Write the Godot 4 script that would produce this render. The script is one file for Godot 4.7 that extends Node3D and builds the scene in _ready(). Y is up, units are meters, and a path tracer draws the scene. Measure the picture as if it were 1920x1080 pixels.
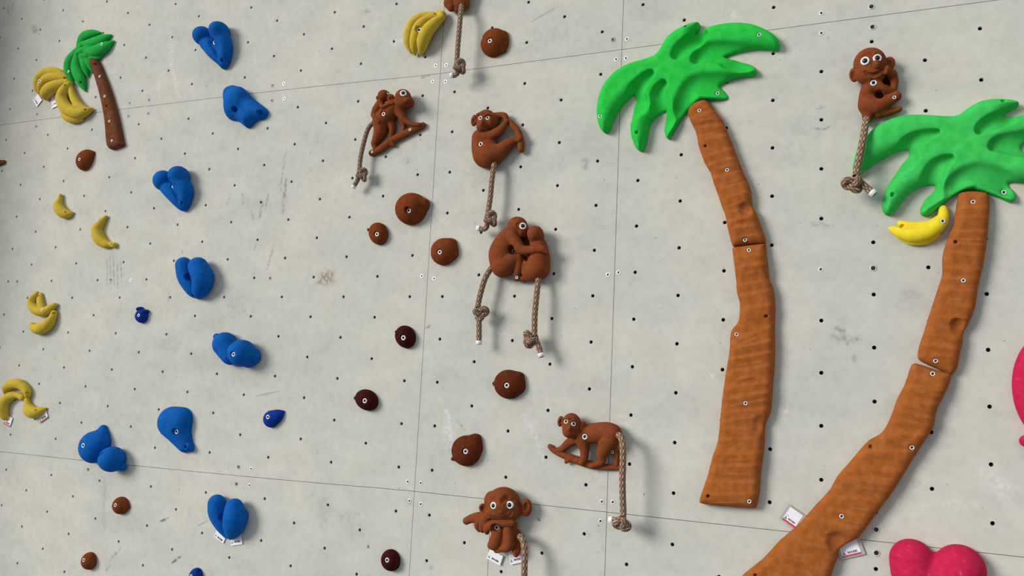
extends Node3D
# A climbing wall of drilled panels with monkey, palm, banana, coconut and blue holds bolted to it.
# The face of the wall is the plane z = 0; shapes of holds are given in millimetres about their own base.

var M := {}
var shared := {}


func _ready():
	# camera
	var cam := Camera3D.new()
	cam.name = "camera"
	cam.fov = 38.636
	cam.near = 0.05
	cam.far = 200.0
	cam.transform = Transform3D(Basis(Vector3(0.911710, 0.048218, -0.407996), Vector3(0.008441, 0.990681, 0.135942), Vector3(0.410749, -0.127383, 0.902806)), Vector3(0.5849, 1.6044, 3.3518))
	add_child(cam)
	cam.current = true
	# sky and exposure
	var sky_m := ProceduralSkyMaterial.new()
	sky_m.sky_top_color = Color(0.86, 0.88, 0.90)
	sky_m.sky_horizon_color = Color(0.94, 0.93, 0.90)
	sky_m.ground_horizon_color = Color(0.62, 0.60, 0.57)
	sky_m.ground_bottom_color = Color(0.40, 0.38, 0.36)
	sky_m.sun_angle_max = 0.5
	var sky := Sky.new()
	sky.sky_material = sky_m
	var env := Environment.new()
	env.background_mode = Environment.BG_SKY
	env.sky = sky
	env.background_energy_multiplier = 0.62
	env.tonemap_mode = Environment.TONE_MAPPER_LINEAR
	env.tonemap_exposure = 1.22
	env.sdfgi_enabled = true
	env.ssao_enabled = true
	env.ssil_enabled = true
	var we := WorldEnvironment.new()
	we.name = "world_environment"
	we.environment = env
	add_child(we)
	# a veiled sun, low from the left
	var sun := DirectionalLight3D.new()
	sun.name = "hazy_sun"
	sun.light_color = Color(1.0, 0.975, 0.93)
	sun.light_energy = 0.72
	sun.light_angular_distance = 24.0
	sun.shadow_enabled = true
	sun.sky_mode = DirectionalLight3D.SKY_MODE_LIGHT_ONLY
	add_child(sun)
	sun.look_at_from_position(Vector3(-3.3, 1.5, 3.6), Vector3.ZERO, Vector3.UP)

	make_materials()
	build_setting()
	build_palms()
	build_blue()
	build_coconuts()
	build_bananas()
	build_monkeys()
	build_red()
	build_tags()


# ---------------------------------------------------------------- helpers
static func v(x: float, y: float, z: float) -> Vector3:
	return Vector3(x, y, z)


func thing(called: String, label: String, category: String, at: Vector3, group := "") -> Node3D:
	var n := Node3D.new()
	n.name = called if not has_node(NodePath(called)) else numbered(called)
	n.position = at
	n.set_meta("label", label)
	n.set_meta("category", category)
	if group != "":
		n.set_meta("group", group)
	add_child(n, true)
	return n


func numbered(called: String) -> String:
	var k := 1
	while has_node(NodePath("%s_%03d" % [called, k])):
		k += 1
	return "%s_%03d" % [called, k]


func part(called: String, mesh: Mesh, m: Material, parent: Node3D) -> MeshInstance3D:
	var o := MeshInstance3D.new()
	var n := called
	var k := 0
	while parent.has_node(NodePath(n)):
		k += 1
		n = "%s_%03d" % [called, k]
	o.name = n
	o.mesh = mesh
	if m:
		o.material_override = m
	o.cast_shadow = GeometryInstance3D.SHADOW_CASTING_SETTING_ON
	parent.add_child(o, true)
	return o


func noise_image(freq: float, octaves: int, sd: int, size := 256) -> Image:
	var n := FastNoiseLite.new()
	n.seed = sd
	n.noise_type = FastNoiseLite.TYPE_SIMPLEX_SMOOTH
	n.frequency = freq
	n.fractal_octaves = octaves
	return n.get_seamless_image(size, size)


func tinted(img: Image, lo: Color, hi: Color) -> ImageTexture:
	var w := img.get_width()
	var out := Image.create(w, w, false, Image.FORMAT_RGB8)
	for y in w:
		for x in w:
			out.set_pixel(x, y, lo.lerp(hi, img.get_pixel(x, y).r))
	return ImageTexture.create_from_image(out)


func grit(col: Color, spread: float, rough: float, img: Image, relief: Texture2D, relief_cm := 0.1, scale := 5.0, rim := 0.0) -> StandardMaterial3D:
	var m := StandardMaterial3D.new()
	m.albedo_texture = tinted(img, col.darkened(spread), col.lightened(spread * 0.7))
	m.roughness = rough
	m.metallic_specular = 0.2
	m.uv1_triplanar = true
	m.uv1_scale = Vector3.ONE * scale
	m.heightmap_enabled = true
	m.heightmap_texture = relief
	m.heightmap_scale = relief_cm
	if rim > 0.0:
		m.rim_enabled = true
		m.rim = rim
		m.rim_tint = 0.6
	return m


func plain(col: Color, rough := 0.6, metal := 0.0) -> StandardMaterial3D:
	var m := StandardMaterial3D.new()
	m.albedo_color = col
	m.roughness = rough
	m.metallic = metal
	return m


func rgb8(r: float, g: float, b: float) -> Color:
	return Color(r / 255.0, g / 255.0, b / 255.0)


func make_materials() -> void:
	var soft := noise_image(0.02, 4, 3)
	var fine := ImageTexture.create_from_image(noise_image(0.16, 2, 5))
	var bark := ImageTexture.create_from_image(noise_image(0.06, 3, 9))
	M.monkey = grit(rgb8(130, 65, 34), 0.08, 0.95, soft, fine, 0.012, 6.0)
	M.trunk = grit(rgb8(166, 90, 36), 0.14, 0.9, soft, bark, 0.04, 4.0)
	M.bark_dark = grit(rgb8(112, 62, 38), 0.14, 0.95, soft, bark, 0.04, 4.0)
	M.coconut = grit(rgb8(120, 54, 20), 0.12, 0.92, soft, fine, 0.02, 7.0)
	M.coconut_red = grit(rgb8(94, 36, 15), 0.12, 0.92, soft, fine, 0.02, 7.0)
	M.coconut_dark = grit(rgb8(58, 11, 8), 0.12, 0.92, soft, fine, 0.02, 7.0)
	M.green = grit(rgb8(38, 200, 70), 0.1, 0.85, soft, fine, 0.012, 3.0)
	M.green_pale = grit(rgb8(56, 202, 88), 0.12, 0.85, soft, fine, 0.012, 3.0)
	M.green_deep = grit(rgb8(34, 172, 68), 0.1, 0.85, soft, fine, 0.012, 3.0)
	M.blue = grit(rgb8(6, 92, 182), 0.08, 0.85, soft, fine, 0.015, 5.0)
	M.blue_deep = grit(rgb8(6, 50, 146), 0.1, 0.85, soft, fine, 0.015, 5.0)
	M.yellow = grit(rgb8(206, 178, 62), 0.08, 0.85, soft, fine, 0.012, 5.0)
	M.yellow_bright = grit(rgb8(240, 216, 50), 0.06, 0.8, soft, fine, 0.01, 5.0)
	M.red = grit(rgb8(204, 14, 62), 0.1, 0.8, noise_image(0.05, 4, 11), fine, 0.012, 3.0)
	var worn: Image = noise_image(0.04, 5, 13)
	for y in worn.get_height():
		for x in worn.get_width():
			var n := worn.get_pixel(x, y).r
			var k := 0.25 + 0.3 * n + (0.75 if n > 0.74 else 0.0) * (n - 0.74) * 5.0
			worn.set_pixel(x, y, Color(k, k, k))
	M.red.albedo_texture = tinted(worn, rgb8(166, 6, 44), rgb8(228, 84, 120))
	M.steel = plain(rgb8(216, 218, 222), 0.4, 0.25)
	M.dull_steel = plain(rgb8(134, 136, 138), 0.5, 0.2)
	M.sleeve = plain(rgb8(196, 198, 198), 0.4, 0.2)
	M.black = plain(rgb8(14, 15, 18), 0.5)
	M.white = plain(rgb8(238, 238, 240), 0.55)
	M.pupil = plain(rgb8(12, 14, 20), 0.12)
	M.iris = plain(rgb8(70, 76, 86), 0.4)
	M.tape = plain(rgb8(232, 234, 240), 0.45)
	M.rope_end = plain(rgb8(70, 46, 36), 0.95)
	M.card = plain(rgb8(236, 236, 246), 0.5)
	M.card_film = plain(rgb8(172, 174, 170), 0.35)
	M.card_red = plain(rgb8(186, 74, 82), 0.5)
	M.ink = plain(rgb8(30, 32, 44), 0.6)
	M.rope = rope_material()


func rope_material() -> StandardMaterial3D:
	var s := 96
	var img := Image.create(s, s, false, Image.FORMAT_RGB8)
	var hgt := Image.create(s, s, false, Image.FORMAT_RGB8)
	var light := rgb8(184, 156, 132)
	var dark := rgb8(66, 47, 38)
	for y in s:
		for x in s:
			var a := fposmod((x + y) / float(s) * 2.0, 1.0)
			var b := fposmod((x - y) / float(s) * 2.0, 1.0)
			var over := fposmod(floor((x + y) / float(s) * 2.0) + floor((x - y) / float(s) * 2.0), 2.0) < 0.5
			var t := a if over else b
			var ridge := sin(t * PI)
			var edge := sin((b if over else a) * PI)
			var h := clampf(ridge * (0.35 + 0.65 * sqrt(edge)), 0.0, 1.0)
			var c := dark.lerp(light, smoothstep(0.12, 0.75, h))
			if not over:
				c = c.lerp(rgb8(112, 82, 62), 0.55)
			img.set_pixel(x, y, c)
			hgt.set_pixel(x, y, Color(h, h, h))
	var m := StandardMaterial3D.new()
	m.albedo_texture = ImageTexture.create_from_image(img)
	m.heightmap_enabled = true
	m.heightmap_texture = ImageTexture.create_from_image(hgt)
	m.heightmap_scale = 0.12
	m.roughness = 0.9
	return m


# A grid of clay: distances in millimetres, worked with rounded strokes and then skinned (surface nets).
class Clay:
	var h := 3.0
	var o := Vector3.ZERO
	var nx := 0
	var ny := 0
	var nz := 0
	var f := PackedFloat32Array()
	var tmp := PackedFloat32Array()
	var b0 := Vector3i.ZERO
	var b1 := Vector3i.ZERO

	func _init(x0: float, y0: float, x1: float, y1: float, zm: float, cell: float) -> void:
		h = cell
		o = Vector3(x0, y0, -1.5 * cell)
		nx = int((x1 - x0) / cell) + 2
		ny = int((y1 - y0) / cell) + 2
		nz = int(zm / cell) + 4
		f.resize(nx * ny * nz)
		f.fill(60.0)
		tmp.resize(nx * ny * nz)
		fresh()

	func fresh() -> void:
		tmp.fill(1000.0)
		b0 = Vector3i(nx, ny, nz)
		b1 = Vector3i(-1, -1, -1)

	func span(lo: Vector3, hi: Vector3) -> Array:
		var a := Vector3i(((lo - o) / h).floor()).clamp(Vector3i.ZERO, Vector3i(nx - 1, ny - 1, nz - 1))
		var b := Vector3i(((hi - o) / h).ceil()).clamp(Vector3i.ZERO, Vector3i(nx - 1, ny - 1, nz - 1))
		b0 = Vector3i(mini(b0.x, a.x), mini(b0.y, a.y), mini(b0.z, a.z))
		b1 = Vector3i(maxi(b1.x, b.x), maxi(b1.y, b.y), maxi(b1.z, b.z))
		return [a, b]

	func seg(p: Vector3, ra: float, q: Vector3, rb: float, fz: float, margin: float) -> void:
		var r := maxf(ra, rb)
		var g := Vector3(r + margin, r + margin, r * fz + margin)
		var s := span(p.min(q) - g, p.max(q) + g)
		var a: Vector3i = s[0]
		var b: Vector3i = s[1]
		var bx := q.x - p.x
		var by := q.y - p.y
		var bz := (q.z - p.z) / fz
		var len := maxf(sqrt(bx * bx + by * by + bz * bz), 0.001)
		bx /= len
		by /= len
		bz /= len
		# the envelope of the spheres between the two ends
		var s1 := clampf((rb - ra) / len, -0.98, 0.98)
		var lean := s1 / sqrt(1.0 - s1 * s1)
		var grow := (rb - ra) / len
		for j in range(a.y, b.y + 1):
			var dy := o.y + j * h - p.y
			for i in range(a.x, b.x + 1):
				var dx := o.x + i * h - p.x
				var base := dx * bx + dy * by
				var flat := dx * dx + dy * dy
				var at := (j * nx + i) * nz
				for k in range(a.z, b.z + 1):
					var dz := (o.z + k * h - p.z) / fz
					var y := base + dz * bz
					var x2 := maxf(flat + dz * dz - y * y, 0.0)
					var t := clampf(y + lean * sqrt(x2), 0.0, len)
					var u := y - t
					var d := sqrt(x2 + u * u) - ra - grow * t
					if d < tmp[at + k]:
						tmp[at + k] = d

	func add(k: float) -> void:
		for j in range(b0.y, b1.y + 1):
			for i in range(b0.x, b1.x + 1):
				var at := (j * nx + i) * nz
				for z in range(b0.z, b1.z + 1):
					var a := f[at + z]
					var b := tmp[at + z]
					var e := k - absf(a - b)
					f[at + z] = minf(a, b) - (e * e / k * 0.25 if e > 0.0 else 0.0)
		fresh()

	func cut(k: float) -> void:
		for j in range(b0.y, b1.y + 1):
			for i in range(b0.x, b1.x + 1):
				var at := (j * nx + i) * nz
				for z in range(b0.z, b1.z + 1):
					var a := f[at + z]
					var b := -tmp[at + z]
					var e := k - absf(a - b)
					f[at + z] = maxf(a, b) + (e * e / k * 0.25 if e > 0.0 else 0.0)
		fresh()

	func strokes(a: Array, fz: float, margin: float) -> void:
		var n := a.size() / 4
		if n == 1:
			var c := Vector3(a[0], a[1], a[2])
			seg(c, a[3], c, a[3], fz, margin)
			return
		var steps := 5 if n > 2 else 1
		var last := Vector3(a[0], a[1], a[2])
		var last_r: float = a[3]
		for i in n - 1:
			var w := []
			for d in [-1, 0, 1, 2]:
				var e := clampi(i + d, 0, n - 1) * 4
				w.append(Vector4(a[e], a[e + 1], a[e + 2], a[e + 3]))
			for s in range(1, steps + 1):
				var c: Vector4 = w[1].cubic_interpolate(w[2], w[0], w[3], s / float(steps)) if steps > 1 else w[2]
				var q := Vector3(c.x, c.y, c.z)
				seg(last, last_r, q, maxf(c.w, 0.5), fz, margin)
				last = q
				last_r = maxf(c.w, 0.5)

	func limb(a: Array, k := 8.0, fz := 1.0) -> void:
		strokes(a, fz, k + 2.0 * h)
		add(k)

	func carve(a: Array, k := 4.0, fz := 1.0) -> void:
		strokes(a, fz, k + 2.0 * h)
		cut(k)

	# a line scored into the surface where it passes, its middle OFF above the skin
	func score(a: Array, off: float, k := 2.0) -> void:
		var n := a.size() / 4
		var pts := []
		for i in n - 1:
			for s in 4:
				for e in 4:
					pts.append(lerpf(a[4 * i + e], a[4 * i + 4 + e], s / 4.0))
		pts.append_array(a.slice(4 * n - 4))
		for i in range(0, pts.size(), 4):
			pts[i + 2] = height(pts[i], pts[i + 1]) + off
		carve(pts, k)

	func fill_ball(c: Vector3, r: Vector3, deg: float, margin: float) -> void:
		var big := maxf(r.x, r.y) + margin
		var s := span(c - Vector3(big, big, r.z + margin), c + Vector3(big, big, r.z + margin))
		var a: Vector3i = s[0]
		var b: Vector3i = s[1]
		var co := cos(deg_to_rad(deg))
		var si := sin(deg_to_rad(deg))
		for j in range(a.y, b.y + 1):
			var dy := o.y + j * h - c.y
			for i in range(a.x, b.x + 1):
				var dx := o.x + i * h - c.x
				var qx := (dx * co + dy * si) / r.x
				var qy := (dy * co - dx * si) / r.y
				var at := (j * nx + i) * nz
				for k in range(a.z, b.z + 1):
					var qz := (o.z + k * h - c.z) / r.z
					var k0 := sqrt(qx * qx + qy * qy + qz * qz)
					var k1 := sqrt(qx * qx / (r.x * r.x) + qy * qy / (r.y * r.y) + qz * qz / (r.z * r.z))
					var d := k0 * (k0 - 1.0) / maxf(k1, 0.00001)
					if d < tmp[at + k]:
						tmp[at + k] = d

	func ball(c: Vector3, r: Vector3, deg := 0.0, k := 8.0) -> void:
		fill_ball(c, r, deg, k + 2.0 * h)
		add(k)

	func dent(c: Vector3, r: Vector3, deg := 0.0, k := 5.0) -> void:
		fill_ball(c, r, deg, k + 2.0 * h)
		cut(k)

	# a flat piece with the given outline, its face H proud and its edge rounded by rr; each ridge is [x0, y0, x1, y1, width, height]
	func slab(outline: Array, face: float, rr: float, k := 6.0, ridges := [], sag := 0.0) -> void:
		var raw := PackedVector2Array()
		for i in outline.size() / 2:
			raw.append(Vector2(outline[2 * i], outline[2 * i + 1]))
		var n := raw.size()
		var poly := PackedVector2Array()
		for i in n:
			for s in 2:
				poly.append(raw[i].cubic_interpolate(raw[(i + 1) % n], raw[(i + n - 1) % n], raw[(i + 2) % n], s * 0.5))
		n = poly.size()
		var lo := poly[0]
		var hi := poly[0]
		for p in poly:
			lo = lo.min(p)
			hi = hi.max(p)
		var m := k + 2.0 * h
		var top := face + m
		for r in ridges:
			top = maxf(top, face + r[5] + m)
		var sp := span(Vector3(lo.x - m, lo.y - m, -2.0 * h), Vector3(hi.x + m, hi.y + m, top))
		var a: Vector3i = sp[0]
		var b: Vector3i = sp[1]
		for j in range(a.y, b.y + 1):
			for i in range(a.x, b.x + 1):
				var p := Vector2(o.x + i * h, o.y + j * h)
				var best := 1e9
				var inside := false
				var e := poly[n - 1]
				for q in poly:
					var ed := q - e
					var w := p - e
					var t := clampf(w.dot(ed) / maxf(ed.length_squared(), 0.0001), 0.0, 1.0)
					best = minf(best, (w - ed * t).length_squared())
					if (e.y > p.y) != (q.y > p.y) and p.x < (q.x - e.x) * (p.y - e.y) / (q.y - e.y) + e.x:
						inside = not inside
					e = q
				var d := sqrt(best)
				if inside:
					d = -d
				elif d > m:
					continue
				var top_z := face
				if sag > 0.0 and d < 0.0:
					top_z -= sag * exp(d / 28.0)
				for r in ridges:
					var c0 := Vector2(r[0], r[1])
					var ab := Vector2(r[2], r[3]) - c0
					var t := (p - c0).dot(ab) / ab.length_squared()
					if t > -0.1 and t < 1.1:
						var side: float = (p - c0).dot(ab.orthogonal().normalized())
						var wd: float = r[4] * (1.0 if side > 0.0 else 0.22)
						top_z += r[5] * exp(-side * side / (wd * wd)) * (1.0 - pow(absf(t * 2.0 - 1.0), 3.0) * 0.5)
				var qx := d + rr
				var at := (j * nx + i) * nz
				for z in range(a.z, b.z + 1):
					var qz := o.z + z * h - top_z + rr
					var dd := minf(maxf(qx, qz), 0.0) - rr
					if qx > 0.0 and qz > 0.0:
						dd += sqrt(qx * qx + qz * qz)
					else:
						dd += maxf(maxf(qx, qz), 0.0)
					if dd < tmp[at + z]:
						tmp[at + z] = dd
		add(k)

	func height(x: float, y: float) -> float:
		var i := clampi(roundi((x - o.x) / h), 0, nx - 1)
		var j := clampi(roundi((y - o.y) / h), 0, ny - 1)
		var at := (j * nx + i) * nz
		for k in range(nz - 1, 0, -1):
			if f[at + k - 1] < 0.0 and f[at + k] >= 0.0:
				return o.z + (k - 1 + f[at + k - 1] / (f[at + k - 1] - f[at + k])) * h
		return 0.0

	func slope(x: float, y: float) -> Vector3:
		var e := 2.0 * h
		return Vector3(height(x - e, y) - height(x + e, y), height(x, y - e) - height(x, y + e), 2.0 * e).normalized()

	# sinks a round hole and returns the place of its floor
	func sink(at: Vector3, r: float, deep: float) -> Vector3:
		var z := maxf(height(at.x, at.y) - deep, 2.0)
		carve([at.x, at.y, z + r * 0.6, r, at.x, at.y, z + deep + 60.0, r * 1.15], 2.0)
		return Vector3(at.x, at.y, z + 0.5)

	func skin() -> ArrayMesh:
		for j in ny:
			for i in nx:
				var at := (j * nx + i) * nz
				for k in 3:
					f[at + k] = maxf(f[at + k], -(o.z + k * h))
		var index := PackedInt32Array()
		index.resize(nx * ny * nz)
		index.fill(-1)
		var vs := PackedVector3Array()
		var ns := PackedVector3Array()
		var sx := nz
		var sy := nx * nz
		var off := [0, sx, sy, sx + sy, 1, sx + 1, sy + 1, sx + sy + 1]
		var corner: Array[Vector3] = [Vector3(0, 0, 0), Vector3(1, 0, 0), Vector3(0, 1, 0), Vector3(1, 1, 0), Vector3(0, 0, 1), Vector3(1, 0, 1), Vector3(0, 1, 1), Vector3(1, 1, 1)]
		var ea := [0, 2, 4, 6, 0, 1, 4, 5, 0, 1, 2, 3]
		var eb := [1, 3, 5, 7, 2, 3, 6, 7, 4, 5, 6, 7]
		for j in ny - 1:
			for i in nx - 1:
				var at := (j * nx + i) * nz
				for k in nz - 1:
					var c := at + k
					var s0 := f[c] < 0.0
					if s0 == (f[c + sx] < 0.0) and s0 == (f[c + sy] < 0.0) and s0 == (f[c + sx + sy] < 0.0) and s0 == (f[c + 1] < 0.0) and s0 == (f[c + sx + 1] < 0.0) and s0 == (f[c + sy + 1] < 0.0) and s0 == (f[c + sx + sy + 1] < 0.0):
						continue
					var sum := Vector3.ZERO
					var cnt := 0
					for e in 12:
						var va: float = f[c + off[ea[e]]]
						var vb: float = f[c + off[eb[e]]]
						if (va < 0.0) != (vb < 0.0):
							sum += corner[ea[e]].lerp(corner[eb[e]], va / (va - vb))
							cnt += 1
					index[c] = vs.size()
					var q := sum / cnt
					vs.append((o + (Vector3(i, j, k) + q) * h) * 0.001)
					var gx: float = lerpf(lerpf(f[c + sx] - f[c], f[c + sx + sy] - f[c + sy], q.y), lerpf(f[c + sx + 1] - f[c + 1], f[c + sx + sy + 1] - f[c + sy + 1], q.y), q.z)
					var gy: float = lerpf(lerpf(f[c + sy] - f[c], f[c + sx + sy] - f[c + sx], q.x), lerpf(f[c + sy + 1] - f[c + 1], f[c + sx + sy + 1] - f[c + sx + 1], q.x), q.z)
					var gz: float = lerpf(lerpf(f[c + 1] - f[c], f[c + sx + 1] - f[c + sx], q.x), lerpf(f[c + sy + 1] - f[c + sy], f[c + sx + sy + 1] - f[c + sx + sy], q.x), q.y)
					ns.append(Vector3(gx, gy, gz).normalized())
		var tri := PackedInt32Array()
		for j in range(1, ny - 1):
			for i in range(1, nx - 1):
				var at := (j * nx + i) * nz
				for k in range(1, nz - 1):
					var c := at + k
					var s0 := f[c] < 0.0
					if s0 != (f[c + sx] < 0.0):
						quad(tri, index[c - sy - 1], index[c - 1], index[c], index[c - sy], s0)
					if s0 != (f[c + sy] < 0.0):
						quad(tri, index[c - sx - 1], index[c - sx], index[c], index[c - 1], s0)
					if s0 != (f[c + 1] < 0.0):
						quad(tri, index[c - sx - sy], index[c - sy], index[c], index[c - sx], s0)
		var arr := []
		arr.resize(Mesh.ARRAY_MAX)
		arr[Mesh.ARRAY_VERTEX] = vs
		arr[Mesh.ARRAY_NORMAL] = ns
		arr[Mesh.ARRAY_INDEX] = tri
		var mesh := ArrayMesh.new()
		mesh.add_surface_from_arrays(Mesh.PRIMITIVE_TRIANGLES, arr)
		return mesh

	func quad(tri: PackedInt32Array, a: int, b: int, c: int, d: int, out: bool) -> void:
		if a < 0 or b < 0 or c < 0 or d < 0:
			return
		if out:
			tri.append_array(PackedInt32Array([a, c, b, a, d, c]))
		else:
			tri.append_array(PackedInt32Array([a, b, c, a, c, d]))


func lathe(profile: Array, n := 20, mesh: ArrayMesh = null) -> ArrayMesh:
	var st := SurfaceTool.new()
	st.begin(Mesh.PRIMITIVE_TRIANGLES)
	for i in profile.size() - 1:
		var a: Array = profile[i]
		var b: Array = profile[i + 1]
		for k in n:
			var t0 := TAU * k / n
			var t1 := TAU * (k + 1) / n
			var p := [Vector3(a[0] * cos(t0), a[0] * sin(t0), a[1]), Vector3(a[0] * cos(t1), a[0] * sin(t1), a[1]), Vector3(b[0] * cos(t1), b[0] * sin(t1), b[1]), Vector3(b[0] * cos(t0), b[0] * sin(t0), b[1])]
			for w in [0, 2, 1, 0, 3, 2]:
				st.add_vertex(p[w])
	st.index()
	st.generate_normals()
	return st.commit(mesh)


func bolt_mesh() -> ArrayMesh:
	if not shared.has("bolt"):
		var m := lathe([[1.0, 0.0], [1.0, 0.3], [0.9, 0.42], [0.62, 0.42], [0.5, 0.3]], 18)
		m.surface_set_material(0, M.steel)
		m = lathe([[0.52, 0.34], [0.46, 0.05], [0.0, 0.05]], 6, m)
		m.surface_set_material(1, M.black)
		shared.bolt = m
	return shared.bolt


func set_at(o: Node3D, at_mm: Vector3, r_mm: float, facing := Vector3(0, 0, 1)) -> void:
	var z := facing.normalized()
	var x := Vector3.UP.cross(z).normalized()
	o.transform = Transform3D(Basis(x, z.cross(x), z).scaled(Vector3.ONE * r_mm * 0.001), at_mm * 0.001)


func bolt(t: Node3D, at: Vector3, r: float, called := "bolt") -> void:
	set_at(part(called, bolt_mesh(), null, t), at, r)


# an eye seated in the clay: a white ring round a dark iris with a black pupil
func eye(t: Node3D, c: Clay, at: Vector3, r: float) -> void:
	if not shared.has("eye"):
		shared.eye = lathe([[1.0, -0.5], [1.0, 0.12], [0.92, 0.24], [0.7, 0.3], [0.6, 0.26], [0.0, 0.26]], 20)
		shared.iris = lathe([[0.62, 0.2], [0.6, 0.31], [0.0, 0.33]], 16)
		shared.pupil = lathe([[0.48, 0.3], [0.42, 0.42], [0.25, 0.5], [0.0, 0.52]], 16)
	var n := (c.slope(at.x, at.y) + Vector3(0, 0, 0.8)).normalized()
	var spot := Vector3(at.x, at.y, c.height(at.x, at.y))
	var e := part("eye", shared.eye, M.white, t)
	set_at(e, spot, r, n)
	part("iris", shared.iris, M.iris, e)
	part("pupil", shared.pupil, M.pupil, e)


func path_points(ctrl: Array, step: float) -> PackedVector3Array:
	var c := Curve3D.new()
	c.bake_interval = step
	for i in ctrl.size():
		var a: Vector3 = ctrl[maxi(i - 1, 0)]
		var b: Vector3 = ctrl[mini(i + 1, ctrl.size() - 1)]
		var tan: Vector3 = (b - a) / 6.0
		c.add_point(ctrl[i], -tan, tan)
	return c.get_baked_points()


func tube(ctrl: Array, r: float, step := 4.0, n := 20, repeat := 1.0, pinch := 0.0) -> ArrayMesh:
	var pts := path_points(ctrl, step)
	var st := SurfaceTool.new()
	st.begin(Mesh.PRIMITIVE_TRIANGLES)
	var up := Vector3(0.3, 0.1, 1.0).normalized()
	var run := 0.0
	var count := pts.size()
	for i in count:
		var dir := (pts[mini(i + 1, count - 1)] - pts[maxi(i - 1, 0)]).normalized()
		var side := dir.cross(up).normalized()
		up = side.cross(dir).normalized()
		if i > 0:
			run += pts[i].distance_to(pts[i - 1])
		var rr := r
		if pinch > 0.0 and (i == 0 or i == count - 1):
			rr *= pinch
		for k in n + 1:
			var t := TAU * k / n
			var d := side * cos(t) + up * sin(t)
			st.set_normal(d)
			st.set_uv(Vector2(repeat * k / n * 3.0, run / (TAU * r) * repeat * 1.7))
			st.add_vertex((pts[i] + d * rr) * 0.001)
	for i in count - 1:
		for k in n:
			var a := i * (n + 1) + k
			for w in [a, a + 1, a + n + 1, a + 1, a + n + 2, a + n + 1]:
				st.add_index(w)
	st.generate_tangents()
	return st.commit()


# a rope tail: down from the hold, one overhand knot and a taped end
func rope(t: Node3D, down: Array, knot_at: Vector3, out: Array, r: float, side := 1.0, turn := 0.0, size := 0.78) -> void:
	var line: Array = down.duplicate()
	line.append(knot_at + Vector3(0, r * 0.6, r * 0.3))
	var tail := part("tail_rope", tube(line, r), M.rope, t)
	var knot := []
	var spin := Basis(Vector3(0, 0, 1), deg_to_rad(turn))
	for i in 25:
		var a := lerpf(0.13, TAU - 0.13, i / 24.0) + PI
		var p := Vector3(sin(a) + 2.0 * sin(2.0 * a), cos(a) - 2.0 * cos(2.0 * a), -sin(3.0 * a) * 1.15)
		p = Vector3((p.y + 3.0) * side, -p.x, p.z) * size
		p.z += lerpf(0.9, -0.9, i / 24.0)
		p.x *= 0.78
		knot.append(knot_at + spin * (p * r))
	part("knot", tube(knot, r * 0.98, 3.0, 16, 1.0, 0.8), M.rope, tail)
	if out.is_empty():
		return
	var end: Array = [knot_at + Vector3(0, r * 0.5, -r * 0.3)]
	end.append_array(out)
	part("rope_end", tube(end, r * 0.97), M.rope, tail)
	var p1: Vector3 = end[-1]
	var p0: Vector3 = end[-2]
	var d := (p1 - p0).normalized()
	var cap := lathe([[1.03, -1.3], [1.09, -1.25], [1.09, 0.0], [0.98, 0.04], [0.9, 0.0]], 18)
	cap.surface_set_material(0, M.tape)
	cap = lathe([[0.9, 0.0], [0.0, 0.05]], 14, cap)
	cap.surface_set_material(1, M.rope_end)
	set_at(part("end_cap", cap, null, tail), p1 + d * r * 0.5, r, d)


# ---------------------------------------------------------------- the setting
const PITCH_X := 0.18528
const PITCH_Y := 0.2


# the face of the wall at a column and row of the hole grid (the outer left panels are drilled a little wider)
func wall_point(c: float, row: float) -> Vector3:
	var x := c
	if c < -7.5:
		var d := -8.0 - c
		x = -7.96 - d * (1.03 + 0.0016 * d)
	var s := 1.0 + 0.042 * (1.0 - exp(minf(c + 8.0, 0.0) / 7.0))
	return Vector3(x * PITCH_X, 1.94 - row * s * PITCH_Y, 0.0)


func stroke(data: PackedFloat32Array, w: int, hh: int, x0: float, y0: float, x1: float, y1: float, half: float, col: Color, alpha: float, ragged: FastNoiseLite) -> void:
	var sc := w / 6.9
	var a := Vector2((x0 + 5.3) * sc, (4.35 - y0) * sc)
	var b := Vector2((x1 + 5.3) * sc, (4.35 - y1) * sc)
	var hw := half * sc
	var ab := b - a
	for y in range(maxi(int(minf(a.y, b.y) - hw * 2.0), 0), mini(int(maxf(a.y, b.y) + hw * 2.0) + 1, hh)):
		for x in range(maxi(int(minf(a.x, b.x) - hw * 2.0), 0), mini(int(maxf(a.x, b.x) + hw * 2.0) + 1, w)):
			var p := Vector2(x, y) - a
			var t := clampf(p.dot(ab) / maxf(ab.length_squared(), 0.01), 0.0, 1.0)
			var d := (p - ab * t).length() / maxf(hw * (0.5 + 0.5 * sin(t * PI)), 0.4)
			var k := exp(-d * d) * alpha
			if k < 0.01:
				continue
			if hw > 1.6:
				k *= clampf(0.55 + ragged.get_noise_2d(x * 1.0, y * 1.0) * 1.3, 0.0, 1.0)
			var at := (y * w + x) * 3
			data[at] = lerpf(data[at], col.r, k)
			data[at + 1] = lerpf(data[at + 1], col.g, k)
			data[at + 2] = lerpf(data[at + 2], col.b, k)


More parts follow.
